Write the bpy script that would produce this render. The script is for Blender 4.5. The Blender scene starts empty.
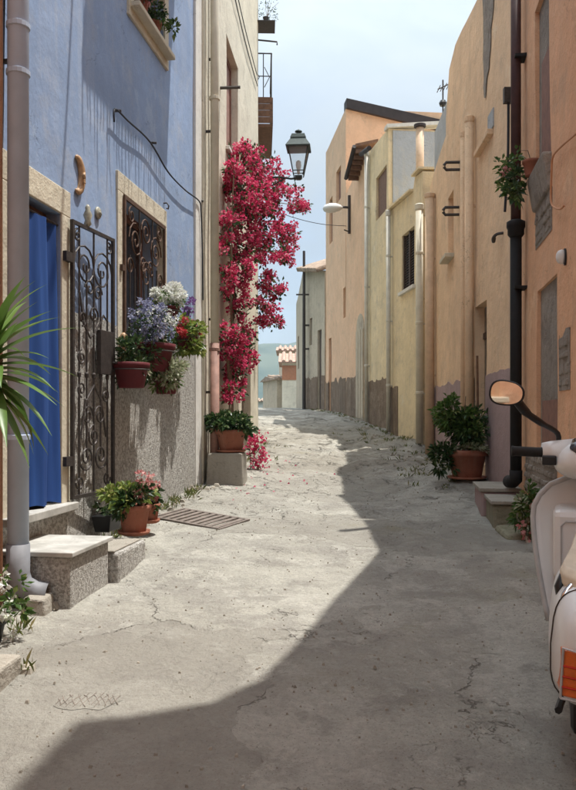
import bpy, math, random
import numpy as np
from mathutils import Vector, Matrix, noise

random.seed(7); RNG = np.random.default_rng(7)
SC = bpy.context.scene
COL = SC.collection
PI = math.pi
EYE = 1.45          # eye height above the paving under the camera
FPX, CX, HY = 770.0, 288.0, 415.0

# ------------------------------------------------------------------ camera
cam = bpy.data.cameras.new('camera'); cam_o = bpy.data.objects.new('camera', cam); COL.objects.link(cam_o)
cam_o.location = (0, 0, EYE); cam_o.rotation_euler = (PI/2, 0, 0)
cam.sensor_fit = 'VERTICAL'; cam.sensor_height = 36; cam.lens = 36*FPX/790
cam.shift_y = 20/790; cam.clip_start = .05; cam.clip_end = 9000
SC.camera = cam_o
# ------------------------------------------------------------------ world, sun, exposure
SUN = Vector((1.06, .35, 3.7)).normalized()
elev = math.asin(SUN.z); azim = math.atan2(SUN.x, SUN.y)      # azimuth clockwise from +Y
W = bpy.data.worlds.new('World'); SC.world = W; W.use_nodes = True
wn = W.node_tree; wn.nodes.clear()
def wnode(t, **k):
    n = wn.nodes.new(t)
    for a, b in k.items(): setattr(n, a, b)
    return n
sky = wnode('ShaderNodeTexSky', sky_type='NISHITA', sun_disc=False)
sky.sun_elevation = elev; sky.sun_rotation = azim; sky.dust_density = 1.2; sky.air_density = 1.0; sky.ozone_density = 1.0
tc = wnode('ShaderNodeTexCoord')
mp = wnode('ShaderNodeMapping'); mp.inputs['Scale'].default_value = (1.0, 1.0, 2.2); mp.inputs['Location'].default_value = (.3, .1, .35)
nz = wnode('ShaderNodeTexNoise'); nz.inputs['Scale'].default_value = 2.3; nz.inputs['Detail'].default_value = 7; nz.inputs['Roughness'].default_value = .55
nz.inputs['Distortion'].default_value = .4
cr = wnode('ShaderNodeValToRGB'); cr.color_ramp.elements[0].position = .38; cr.color_ramp.elements[1].position = .62
cr.color_ramp.elements[0].color = (.50,)*3+(1,); cr.color_ramp.elements[1].color = (.95,)*3+(1,)
mx = wnode('ShaderNodeMix', data_type='RGBA')
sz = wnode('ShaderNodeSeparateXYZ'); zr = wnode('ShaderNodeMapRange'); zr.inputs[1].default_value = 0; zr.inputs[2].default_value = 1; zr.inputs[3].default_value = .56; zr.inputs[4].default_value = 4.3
cv = wnode('ShaderNodeMix', data_type='RGBA', blend_type='MULTIPLY'); cv.inputs[0].default_value = 1; cv.inputs[6].default_value = (3.45, 3.85, 4.15, 1)   # thin cloud veil, brightened overhead, out of view, to fill the shade
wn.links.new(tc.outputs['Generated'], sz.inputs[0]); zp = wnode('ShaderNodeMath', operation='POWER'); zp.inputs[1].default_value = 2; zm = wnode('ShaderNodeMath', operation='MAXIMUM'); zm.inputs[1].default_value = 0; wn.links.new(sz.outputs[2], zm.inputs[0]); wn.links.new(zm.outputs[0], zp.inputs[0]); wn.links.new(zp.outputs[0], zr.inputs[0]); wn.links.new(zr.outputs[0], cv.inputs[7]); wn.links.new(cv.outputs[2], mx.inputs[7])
bg = wnode('ShaderNodeBackground'); bg.inputs['Strength'].default_value = .12
out = wnode('ShaderNodeOutputWorld')
L = wn.links.new
L(tc.outputs['Generated'], mp.inputs['Vector']); L(mp.outputs[0], nz.inputs['Vector']); L(nz.outputs[0], cr.inputs[0])
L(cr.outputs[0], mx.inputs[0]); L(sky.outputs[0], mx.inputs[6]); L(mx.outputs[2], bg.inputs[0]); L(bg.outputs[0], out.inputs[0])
sl = bpy.data.lights.new('sun', 'SUN'); sl.energy = 4.0; sl.angle = math.radians(.55); sl.color = (1, .965, .905)
so = bpy.data.objects.new('sun', sl); COL.objects.link(so); so.rotation_euler = SUN.to_track_quat('Z', 'Y').to_euler(); so.location = (4, 2, 14)
vs = SC.view_settings; vs.view_transform = 'Standard'; vs.look = 'None'; vs.gamma = 1; vs.exposure = .76; vs.use_curve_mapping = False

# ------------------------------------------------------------------ materials
MATS = {}
class NT:
    def __init__(s, name):
        s.m = bpy.data.materials.new(name); s.m.use_nodes = True; s.t = s.m.node_tree; s.t.nodes.clear(); MATS[name] = s.m
        s.out = s.n('ShaderNodeOutputMaterial'); s.b = s.n('ShaderNodeBsdfPrincipled'); s.l(s.b.outputs[0], s.out.inputs[0])
        s.tc = s.n('ShaderNodeTexCoord')
    def n(s, t, **k):
        n = s.t.nodes.new(t)
        for a, b in k.items(): setattr(n, a, b)
        return n
    def l(s, a, b): s.t.links.new(a, b)
    def noise(s, scale, detail=4, rough=.55, stretch=(1, 1, 1), dist=0, off=(0, 0, 0)):
        mp = s.n('ShaderNodeMapping'); mp.inputs['Scale'].default_value = stretch; mp.inputs['Location'].default_value = off
        s.l(s.tc.outputs['Object'], mp.inputs[0])
        n = s.n('ShaderNodeTexNoise'); n.inputs['Scale'].default_value = scale; n.inputs['Detail'].default_value = detail
        n.inputs['Roughness'].default_value = rough; n.inputs['Distortion'].default_value = dist
        s.l(mp.outputs[0], n.inputs['Vector']); return n.outputs[0]
    def ramp(s, v, a, b, ca=0., cb=1.):
        r = s.n('ShaderNodeMapRange'); r.inputs[1].default_value = a; r.inputs[2].default_value = b
        r.inputs[3].default_value = ca; r.inputs[4].default_value = cb; s.l(v, r.inputs[0]); return r.outputs[0]
    def mix(s, f, a, b, mode='MIX'):
        m = s.n('ShaderNodeMix', data_type='RGBA', blend_type=mode)
        for i, v in ((0, f), (6, a), (7, b)):
            if isinstance(v, (int, float)): m.inputs[i].default_value = v
            elif isinstance(v, tuple): m.inputs[i].default_value = v+(1,) if len(v) == 3 else v
            else: s.l(v, m.inputs[i])
        return m.outputs[2]
    def math(s, op, a, b=0.):
        m = s.n('ShaderNodeMath', operation=op)
        for i, v in ((0, a), (1, b)):
            if isinstance(v, (int, float)): m.inputs[i].default_value = v
            else: s.l(v, m.inputs[i])
        return m.outputs[0]
    def bump(s, h, strength=.3, dist=.02):
        b = s.n('ShaderNodeBump'); b.inputs['Strength'].default_value = strength; b.inputs['Distance'].default_value = dist
        s.l(h, b.inputs['Height']); s.l(b.outputs[0], s.b.inputs['Normal']); return b
    def done(s, col, rough=.9, metal=0., spec=.3):
        if isinstance(col, tuple): s.b.inputs['Base Color'].default_value = col+(1,)
        else: s.l(col, s.b.inputs['Base Color'])
        s.b.inputs['Roughness'].default_value = rough; s.b.inputs['Metallic'].default_value = metal
        s.b.inputs['Specular IOR Level'].default_value = spec
        return s.m
def mul(c, k): return tuple(min(1, x*k) for x in c)
def plaster(name, c, var=.16, stain=(.35, .30, .24), st=.35, bump=.35, fine=60, rough=.92, streak=.6, flake=None, fl=.0):
    t = NT(name)
    a = t.noise(1.1, 7, .65); b = t.noise(6, 7, .7, off=(3, 1, 7)); v = t.noise(2.6, 6, .65, stretch=(2.4, 2.4, .13), off=(9, 2, 0))
    col = t.mix(t.ramp(a, .32, .68), mul(c, 1-var), mul(c, 1+var*.6))
    col = t.mix(t.ramp(b, .42, .70, 0, .5), col, mul(c, .78))
    col = t.mix(t.ramp(v, .50, .72, 0, st*streak), col, stain)
    w = t.noise(2.7, 9, .72, off=(20, 4, 9))
    col = t.mix(t.ramp(w, .52, .66, 0, st*.8), col, stain)
    x = t.noise(1.5, 10, .75, off=(2, 14, 9), dist=.5); col = t.mix(t.ramp(x, .575, .60, 0, .5*st), col, mul(stain, .8))
    if flake: k = t.noise(1.2, 10, .72, off=(31, 5, 2), dist=.3); col = t.mix(t.ramp(k, .60, .615, 0, fl), col, flake)
    hc = t.math('ABSOLUTE', t.math('SUBTRACT', t.noise(1.3, 6, .6, off=(4, 17, 6)), .5)); hc = t.math('MULTIPLY', t.ramp(hc, .0005, .004, 1, 0), t.ramp(t.noise(1.9, 3, .6, off=(6, 6, 1)), .54, .6))
    col = t.mix(t.math('MULTIPLY', hc, min(1, st*1.1)), col, mul(c, .3))
    g = t.noise(fine*2.5, 3, .7); col = t.mix(t.ramp(g, .4, .75, 0, .25), col, mul(c, .6))
    h = t.math('ADD', t.math('MULTIPLY', t.noise(fine, 5, .65), .5), t.math('MULTIPLY', t.noise(7, 7, .65), 1.6))
    t.bump(h, bump, .03); return t.done(col, rough, 0, .2)
def simple(name, c, rough=.6, metal=0., var=.15, scale=20, bump=0., spec=.4):
    t = NT(name); n = t.noise(scale, 4, .6)
    col = t.mix(t.ramp(n, .3, .7), mul(c, 1-var), mul(c, 1+var))
    if bump: t.bump(t.noise(scale*2.5, 4, .6), bump, .01)
    return t.done(col, rough, metal, spec)
def leafmat(name, c1, c2, c3=None, rough=.5, trans=.35):
    t = NT(name); g = t.n('ShaderNodeNewGeometry')
    r = g.outputs['Random Per Island']
    col = t.mix(r, c1, c2)
    if c3: col = t.mix(t.ramp(r, .82, .86), col, c3)
    t.done(col, rough, 0, .35)
    tr = t.n('ShaderNodeBsdfTranslucent'); t.l(col, tr.inputs[0])
    ms = t.n('ShaderNodeMixShader'); ms.inputs[0].default_value = trans
    t.l(t.b.outputs[0], ms.inputs[1]); t.l(tr.outputs[0], ms.inputs[2]); t.l(ms.outputs[0], t.out.inputs[0])
    return t.m

M = MATS
plaster('blue_plaster', (.27, .36, .53), .16, (.40, .43, .49), .6, .14, 25, flake=(.36, .44, .57), fl=.5)
plaster('cream_plaster', (.66, .61, .49), .14, (.40, .35, .28), .55, .3, 50, flake=(.5, .46, .39), fl=.5)
plaster('cream_trim', (.64, .58, .45), .12, (.42, .36, .28), .5, .35, 60)
plaster('white_trim', (.70, .68, .63), .10, (.4, .36, .3), .45, .2, 60)
plaster('orange_plaster', (.75, .43, .255), .20, (.54, .36, .24), .6, .5, 40, flake=(.76, .50, .31), fl=.55)
plaster('corner_orange_plaster', (.60, .33, .20), .12, (.5, .38, .26), .5, .35, 40)  # the corner house's own orange
plaster('peach_plaster', (.80, .565, .365), .18, (.52, .39, .28), .6, .55, 35, flake=(.80, .64, .46), fl=.5)
plaster('yellow_plaster', (.76, .62, .40), .18, (.44, .38, .29), .65, .4, 35, flake=(.70, .64, .52), fl=.7)
plaster('salmon_plaster', (.77, .50, .32), .14, (.50, .37, .26), .5, .3, 35, flake=(.78, .56, .38), fl=.5)
plaster('pink_dado', (.40, .29, .28), .14, (.30, .24, .22), .5, .4, 40)
plaster('grey_plaster', (.40, .42, .44), .14, (.50, .46, .38), .7, .5, 30)
plaster('beige_plaster', (.52, .44, .33), .15, (.32, .28, .23), .7, .5, 30)
plaster('dark_stone', (.21, .15, .105), .35, (.34, .27, .20), .8, .9, 18)
plaster('bare_stone', (.30, .26, .22), .30, (.16, .13, .11), .8, .9, 22)
plaster('step_concrete', (.36, .33, .28), .2, (.22, .20, .16), .7, .7, 35)
plaster('mossy_concrete', (.27, .25, .18), .3, (.14, .14, .07), .9, .8, 30)
plaster('brick_patch', (.42, .19, .11), .2, (.36, .2, .13), .5, .6, 30)
# roughcast
t = NT('roughcast')
g1 = t.noise(42, 4, .75); g2 = t.noise(110, 2, .6, off=(4, 4, 4))
h = t.math('ADD', g1, t.math('MULTIPLY', g2, .6))
col = t.mix(t.ramp(g1, .40, .62), (.25, .235, .21), (.60, .58, .54))
col = t.mix(t.ramp(g2, .60, .70, 0, .7), col, (.12, .11, .10))
col = t.mix(t.ramp(t.noise(2.2, 5, .6), .4, .75, 0, .4), col, (.31, .28, .24))
t.bump(h, .9, .02); t.done(col, .95, 0, .15)
# paving of the street
t = NT('street_concrete')
big = t.noise(.55, 5, .6); mid = t.noise(2.6, 7, .62, off=(4, 4, 0)); fin = t.noise(38, 5, .7); spk = t.noise(120, 2, .5)
col = t.mix(t.ramp(big, .38, .62), (.41, .39, .335), (.57, .55, .475))
col = t.mix(t.ramp(mid, .42, .62, 0, .8), col, (.36, .34, .30))
col = t.mix(t.ramp(t.noise(.9, 8, .7, off=(8, 0, 0)), .50, .58, 0, .7), col, (.60, .58, .51))
col = t.mix(t.ramp(t.noise(2.3, 10, .75, off=(1, 0, 5)), .52, .60, 0, .6), col, (.30, .28, .245))
col = t.mix(t.ramp(t.noise(3.3, 10, .75, off=(6, 2, 1)), .54, .60, 0, .55), col, (.62, .60, .53))
col = t.mix(t.ramp(fin, .40, .66, 0, .38), col, (.25, .235, .205))
col = t.mix(t.ramp(spk, .60, .70, 0, .55), col, (.15, .14, .12))
# cast patches with slightly different mixes
dm = t.n('ShaderNodeVectorMath', operation='ADD'); dn = t.n('ShaderNodeTexNoise'); dn.inputs['Scale'].default_value = 1.6; dn.inputs['Detail'].default_value = 6
t.l(t.tc.outputs['Object'], dn.inputs['Vector'])
sc_ = t.n('ShaderNodeVectorMath', operation='SCALE'); sc_.inputs[3].default_value = .9; t.l(dn.outputs['Color'], sc_.inputs[0]); dn.inputs['Roughness'].default_value = .6; dn.inputs['Detail'].default_value = 6
t.l(t.tc.outputs['Object'], dm.inputs[0]); t.l(sc_.outputs[0], dm.inputs[1])
v1 = t.n('ShaderNodeTexVoronoi', feature='DISTANCE_TO_EDGE'); v1.inputs['Scale'].default_value = .62; t.l(dm.outputs[0], v1.inputs['Vector'])
vc = t.n('ShaderNodeTexVoronoi'); vc.inputs['Scale'].default_value = .62; t.l(dm.outputs[0], vc.inputs['Vector'])
sx = t.n('ShaderNodeSeparateColor'); t.l(vc.outputs['Color'], sx.inputs[0])
col = t.mix(t.ramp(sx.outputs[0], .25, .8, 0, .55), col, (.30, .28, .24))
v2 = t.n('ShaderNodeTexVoronoi', feature='DISTANCE_TO_EDGE'); v2.inputs['Scale'].default_value = 2.1; t.l(dm.outputs[0], v2.inputs['Vector'])
ya = t.n('ShaderNodeSeparateXYZ'); t.l(t.tc.outputs['Object'], ya.inputs[0])
worn = t.ramp(ya.outputs[1], 6.5, 11., .12, 1.)                      # upper lane is more broken; cracks and crevice shade drawn as dark lines
q1 = t.math('ABSOLUTE', t.math('SUBTRACT', t.noise(1.7, 9, .62, stretch=(1, .8, 1), off=(7, 1, 4)), .5))
q2 = t.math('ABSOLUTE', t.math('SUBTRACT', t.noise(3.1, 8, .62, stretch=(1, .7, 1), off=(2, 8, 4)), .52))
lines = t.math('MAXIMUM', t.math('MULTIPLY', t.ramp(q1, .001, .010, 1, 0), t.ramp(t.noise(2.4, 4, .6, off=(3, 3, 9)), .48, .56)), t.math('MULTIPLY', t.ramp(q2, .002, .013, 1, 0), t.ramp(t.noise(1.9, 4, .6, off=(8, 3, 2)), .52, .60)))
lines = t.math('MULTIPLY', lines, worn)
col = t.mix(t.math('MULTIPLY', t.ramp(t.noise(1.5, 8, .7, off=(12, 1, 1)), .40, .58), t.ramp(ya.outputs[1], 8., 12., 0, .75)), col, (.275, .25, .205))  # darker, browner patches towards the top of the lane
c1 = t.ramp(v1.outputs[0], .001, .005, 1, 0); m1 = t.ramp(t.noise(2.1, 5, .7, off=(1, 7, 0)), .50, .60)
c2 = t.ramp(v2.outputs[0], .002, .011, 1, 0); m2 = t.ramp(t.noise(1.3, 5, .7, off=(5, 3, 0)), .575, .64)
c2 = t.math('MAXIMUM', t.math('MULTIPLY', c2, m2), lines); m2 = 1.
crack = t.math('MAXIMUM', t.math('MULTIPLY', c1, m1), t.math('MULTIPLY', c2, m2))
col = t.mix(t.math('MULTIPLY', crack, .6), col, (.10, .09, .07))
# greenish dirt blotches
col = t.mix(t.ramp(t.noise(.9, 6, .7, off=(2, 9, 0)), .60, .70, 0, .45), col, (.26, .235, .13))
hh = t.math('ADD', t.math('MULTIPLY', fin, .6), t.math('MULTIPLY', t.noise(5, 10, .72, off=(3, 3, 3)), 2.6)); hh = t.math('SUBTRACT', hh, t.math('MULTIPLY', crack, 1.2))
t.bump(hh, .9, .04); t.done(col, .9, 0, .25)
simple('terrain_earth', (.10, .115, .06), .95, 0, .3, .4)
t = NT('hill_scrub'); n1 = t.noise(.012, 7, .65); t.done(t.mix(t.ramp(n1, .35, .65), (.03, .055, .04), (.09, .11, .075)), .95, 0, .1)
simple('iron', (.055, .046, .042), .55, .3, .3, 30, .2)
simple('rusty_iron', (.10, .055, .035), .75, .2, .35, 25, .3)
simple('grate_iron', (.17, .14, .12), .8, .2, .35, 25, .3)
simple('black_paint', (.008, .007, .007), .75, 0, .3, 15)
simple('brown_pipe', (.055, .024, .022), .7, 0, .25, 12)
simple('grey_pipe', (.38, .44, .54), .5, 0, .08, 6)
simple('shoe_grey', (.20, .205, .22), .6, 0, .12, 12)
simple('beige_pipe', (.55, .50, .39), .6, 0, .12, 5)
simple('rust_pipe', (.27, .15, .115), .7, 0, .3, 9, .2)
simple('peach_pipe', (.58, .41, .27), .7, 0, .12, 9, .2)
simple('white_pipe', (.52, .50, .44), .6, 0, .12, 6)
plaster('terracotta', (.32, .125, .08), .22, (.42, .29, .22), .5, .25, 40)
simple('dark_red_pot', (.10, .010, .014), .75, 0, .2, 8)
simple('ceramic', (.42, .26, .14), .45, 0, .3, 30)
simple('grey_ceramic', (.34, .33, .26), .5, 0, .3, 40)
simple('black_plastic', (.014, .014, .015), .42, 0, .2, 20)
simple('soil', (.05, .035, .025), .95, 0, .3, 30)
simple('bark', (.17, .12, .08), .9, 0, .3, 30, .5)
simple('wood_brown', (.15, .075, .04), .7, 0, .25, 15, .2)
simple('wood_red', (.20, .09, .06), .7, 0, .25, 15, .2)
simple('old_wood', (.21, .165, .12), .85, 0, .25, 12, .3)
simple('shutter_brown', (.075, .05, .035), .65, 0, .2, 15)
simple('roof_tile', (.38, .25, .19), .85, 0, .35, 3, .2)
simple('old_tile', (.30, .22, .16), .9, 0, .4, 5, .2)
simple('roof_edge', (.035, .026, .024), .7, 0, .2, 6)
simple('lamp_green', (.035, .05, .045), .5, .2, .2, 20)
simple('lamp_white', (.62, .62, .60), .4, 0, .06, 6)
simple('scooter_paint', (.69, .705, .70), .30, 0, .03, 3, 0, .5)
simple('shield_grey', (.44, .45, .45), .5, 0, .1, 12)
simple('seat_cream', (.62, .55, .43), .55, 0, .1, 14, .1)
simple('seat_red', (.12, .018, .015), .55, 0, .2, 14)
simple('rubber', (.018, .018, .018), .8, 0, .2, 30)
simple('chrome', (.7, .7, .7), .12, 1, .02, 3)
simple('steel', (.45, .45, .45), .35, 1, .05, 8)
simple('amber_lens', (.62, .13, .02), .18, 0, .25, 25, 0, .6)
simple('red_lens', (.45, .02, .015), .18, 0, .2, 25, 0, .6)
simple('dial_glass', (.05, .05, .055), .1, 0, .2, 25, 0, .6)
simple('cable_black', (.02, .022, .03), .6, 0, .1, 8)
simple('cable_peach', (.50, .24, .12), .7, 0, .1, 8)
simple('unlit_dark', (.025, .02, .018), .9, 0, .2, 8)  # near-black colour standing in for unlit space
simple('stone_chip', (.30, .27, .22), .95, 0, .3, 8, .3)
simple('far_white', (.62, .60, .55), .9, 0, .1, 2)
simple('yucca_trunk', (.16, .12, .08), .9, 0, .3, 25, .5)
t = NT('marble'); n = t.noise(5, 6, .65, dist=.8)
t.done(t.mix(t.ramp(n, .42, .62), (.33, .32, .29), (.47, .455, .42)), .6, 0, .35)
t = NT('curtain_cloth'); n = t.noise(2.5, 4, .6, stretch=(3, 3, .3)); t.bump(t.noise(300, 2, .5), .1, .002)
t.done(t.mix(t.ramp(n, .3, .7), (.016, .048, .18), (.032, .09, .29)), .85, 0, .2)
t = NT('mirror_glass'); t.done((.92, .92, .92), .03, 1, .5)
t = NT('clear_glass'); t.b.inputs['Transmission Weight'].default_value = .85; t.b.inputs['IOR'].default_value = 1.05; t.done((.85, .9, .9), .08, 0, .5)
leafmat('leaf_green', (.035, .085, .018), (.12, .20, .045), (.18, .22, .07))
leafmat('leaf_dark', (.016, .042, .014), (.055, .10, .03), (.10, .14, .05), .4, .25)
leafmat('leaf_pale', (.20, .24, .13), (.38, .38, .24), (.5, .46, .36))
leafmat('leaf_yellow', (.10, .17, .03), (.28, .32, .07), (.36, .36, .12))
leafmat('yucca_leaf', (.05, .12, .025), (.15, .25, .055), (.22, .30, .09), .38, .25)
leafmat('magenta_bract', (.46, .022, .085), (.70, .085, .20), (.68, .25, .30), .7, .4)
leafmat('white_petal', (.66, .66, .62), (.85, .85, .80), (.55, .58, .45), .7, .3)
leafmat('lilac_petal', (.14, .15, .28), (.42, .43, .54), (.58, .58, .64), .7, .3)
leafmat('violet_petal', (.14, .06, .22), (.28, .14, .34), None, .7, .3)
leafmat('red_petal', (.45, .04, .05), (.55, .10, .10), (.55, .25, .25), .7, .3)
leafmat('pink_petal', (.55, .20, .20), (.66, .36, .33), (.6, .5, .4), .7, .3)
leafmat('weed', (.06, .09, .02), (.20, .20, .06), (.28, .24, .11), .7, .3)

# ------------------------------------------------------------------ mesh helpers
def link(o, parent=None):
    COL.objects.link(o)
    if parent is not None: o.parent = parent
    return o
def tag(o, label=None, cat=None, group=None, kind=None):
    if label: o['label'] = label
    if cat: o['category'] = cat
    if group: o['group'] = group
    if kind: o['kind'] = kind
    return o
def thing(name, label, cat, loc=(0, 0, 0), rz=0, group=None):
    o = bpy.data.objects.new(name, None); o.empty_display_size = .2; o.location = loc; o.rotation_euler = (0, 0, rz)
    return tag(link(o), label, cat, group)
class MB:
    def __init__(s): s.v = []; s.f = []
    def add(s, vs, fs):
        k = len(s.v); s.v += [tuple(p) for p in vs]; s.f += [tuple(i+k for i in f) for f in fs]; return s
    def box(s, x0, x1, y0, y1, z0, z1):
        return s.add([(x0, y0, z0), (x1, y0, z0), (x1, y1, z0), (x0, y1, z0), (x0, y0, z1), (x1, y0, z1), (x1, y1, z1), (x0, y1, z1)],
                     [(0, 3, 2, 1), (4, 5, 6, 7), (0, 1, 5, 4), (1, 2, 6, 5), (2, 3, 7, 6), (3, 0, 4, 7)])
    def hexa(s, b, t_):       # 4 bottom, 4 top points
        return s.add(list(b)+list(t_), [(0, 3, 2, 1), (4, 5, 6, 7), (0, 1, 5, 4), (1, 2, 6, 5), (2, 3, 7, 6), (3, 0, 4, 7)])
    def tube(s, pts, r, n=8, caps=True):
        pts = [Vector(p) for p in pts]; m = len(pts); rs = r if isinstance(r, (list, tuple)) else [r]*m
        ref = None; rings = []
        for i in range(m):
            d = (pts[min(i+1, m-1)]-pts[max(i-1, 0)])
            d = d.normalized() if d.length > 1e-9 else Vector((0, 0, 1))
            if ref is None: ref = d.orthogonal().normalized()
            ref = (ref-d*ref.dot(d)); ref = ref.normalized() if ref.length > 1e-6 else d.orthogonal().normalized()
            b = d.cross(ref)
            rings.append([pts[i]+(ref*math.cos(2*PI*k/n)+b*math.sin(2*PI*k/n))*rs[i] for k in range(n)])
        vs = [p for rg in rings for p in rg]; fs = []
        for i in range(m-1):
            for k in range(n):
                fs.append((i*n+k, i*n+(k+1) % n, (i+1)*n+(k+1) % n, (i+1)*n+k))
        if caps: fs.append(tuple(range(n-1, -1, -1))); fs.append(tuple((m-1)*n+k for k in range(n)))
        return s.add(vs, fs)
    def lathe(s, prof, n=20, c=(0, 0, 0), sq=0):
        vs = []; fs = []; m = len(prof)
        for r, z in prof:
            for k in range(n):
                a = 2*PI*k/n
                vs.append((c[0]+r*math.cos(a), c[1]+r*math.sin(a), c[2]+z))
        for i in range(m-1):
            for k in range(n): fs.append((i*n+k, i*n+(k+1) % n, (i+1)*n+(k+1) % n, (i+1)*n+k))
        fs.append(tuple(range(n-1, -1, -1))); fs.append(tuple((m-1)*n+k for k in range(n)))
        return s.add(vs, fs)
    def loft(s, rings, caps=True, closed=True):
        n = len(rings[0]); vs = [p for r in rings for p in r]; fs = []
        for i in range(len(rings)-1):
            for k in range(n if closed else n-1):
                fs.append((i*n+k, i*n+(k+1) % n, (i+1)*n+(k+1) % n, (i+1)*n+k))
        if caps: fs.append(tuple(range(n-1, -1, -1))); fs.append(tuple((len(rings)-1)*n+k for k in range(n)))
        return s.add(vs, fs)
    def build(s, name, mat, parent=None, smooth=False, bevel=0, loc=None, rz=None, subsurf=0, solid=0):
        me = bpy.data.meshes.new(name); me.from_pydata(s.v, [], s.f); me.update()
        o = bpy.data.objects.new(name, me); me.materials.append(M[mat])
        if smooth: me.polygons.foreach_set('use_smooth', [True]*len(me.polygons))
        if loc is not None: o.location = loc
        if rz is not None: o.rotation_euler = (0, 0, rz)
        if solid: md = o.modifiers.new('s', 'SOLIDIFY'); md.thickness = solid; md.offset = 0
        if bevel: md = o.modifiers.new('b', 'BEVEL'); md.width = bevel; md.segments = 2; md.limit_method = 'ANGLE'
        if subsurf: md = o.modifiers.new('u', 'SUBSURF'); md.levels = subsurf; md.render_levels = subsurf
        return link(o, parent)
def spiral(cx, cz, r0, r1, a0, turns, n=26, y=0):
    return [(cx+(r0+(r1-r0)*i/n)*math.cos(a0+turns*2*PI*i/n), y, cz+(r0+(r1-r0)*i/n)*math.sin(a0+turns*2*PI*i/n)) for i in range(n+1)]
def leaves(name, mat, parent, P, D, Ln, Wd, fold=.12, droop=0., kind=None):
    """P base points, D directions (N,3), Ln lengths, Wd widths: one folded diamond leaf each"""
    P = np.asarray(P, float); D = np.asarray(D, float); N = len(P)
    D = D/np.maximum(np.linalg.norm(D, axis=1, keepdims=True), 1e-6)
    R = RNG.normal(size=(N, 3)); S = np.cross(D, R); S /= np.maximum(np.linalg.norm(S, axis=1, keepdims=True), 1e-6)
    U = np.cross(S, D)
    Ln = np.broadcast_to(Ln, (N,))[:, None]; Wd = np.broadcast_to(Wd, (N,))[:, None]
    dn = np.array([[0, 0, -1.]])*droop*Ln
    a = P; b = P+D*Ln*.45+S*Wd*.5+U*Wd*fold; c = P+D*Ln+dn; d = P+D*Ln*.45-S*Wd*.5+U*Wd*fold
    V = np.stack([a, b, c, d], 1).reshape(-1, 3)
    k = np.arange(N)*4
    F = np.stack([k, k+1, k+2, k, k+2, k+3], 1).reshape(-1, 3)
    me = bpy.data.meshes.new(name); me.from_pydata(V.tolist(), [], F.tolist()); me.update(); me.materials.append(M[mat])
    o = bpy.data.objects.new(name, me); link(o, parent)
    o['kind'] = 'stuff'
    return o
def blob(n, c, r, shell=.5, clump=0, cl_r=.3):
    """random points in an ellipsoid (more near its surface), gathered in clumps; returns points and outward directions"""
    d = RNG.normal(size=(n, 3)); d /= np.linalg.norm(d, axis=1, keepdims=True)
    rad = (shell+(1-shell)*RNG.random((n, 1)))
    p = d*rad
    if clump:
        cc = RNG.normal(size=(clump, 3)); cc /= np.linalg.norm(cc, axis=1, keepdims=True); cc *= .45+.5*RNG.random((clump, 1))
        p = cc[RNG.integers(0, clump, n)]+d*cl_r*RNG.random((n, 1))**.6
        d = d+p*.7
    return p*np.array(r)+np.array(c), d
# frames: x runs to the right as seen from the street, y into the wall, z up
class Fr:
    def __init__(s, X, Y, t, side):
        k = 1/math.hypot(t, 1); sg = 1 if side == 'L' else -1
        s.u = Vector((t*k*sg, k*sg)); s.n = Vector((-s.u.y, s.u.x)); s.o = Vector((X, Y)); s.rz = math.atan2(s.u.y, s.u.x)
    def hit(s, px, py, out=0.):
        d = Vector(((px-CX)/FPX, 1)); k = (s.o.dot(s.n)-out)/d.dot(s.n)
        return ((d*k-s.o).dot(s.u), EYE+k*(HY-py)/FPX)
    def x(s, px, out=0.): return s.hit(px, HY, out)[0]
    def at(s, x, y, z): p = s.o+s.u*x+s.n*y; return Vector((p.x, p.y, z))
    def root(s, name, label, cat, group=None): return thing(name, label, cat, (s.o.x, s.o.y, 0), s.rz, group)
def wob(x, z, seed=0.):
    return noise.noise((x*.7+seed, z*.7, seed*1.7))*.016+noise.noise((x*3+seed, z*3, 3+seed))*.005
def lin(poly, x):
    for (a, za), (b, zb) in zip(poly, poly[1:]):
        if x <= b: return za if b-a < 1e-6 else za+(zb-za)*max(0, (x-a))/(b-a)
    return poly[-1][1]
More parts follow.
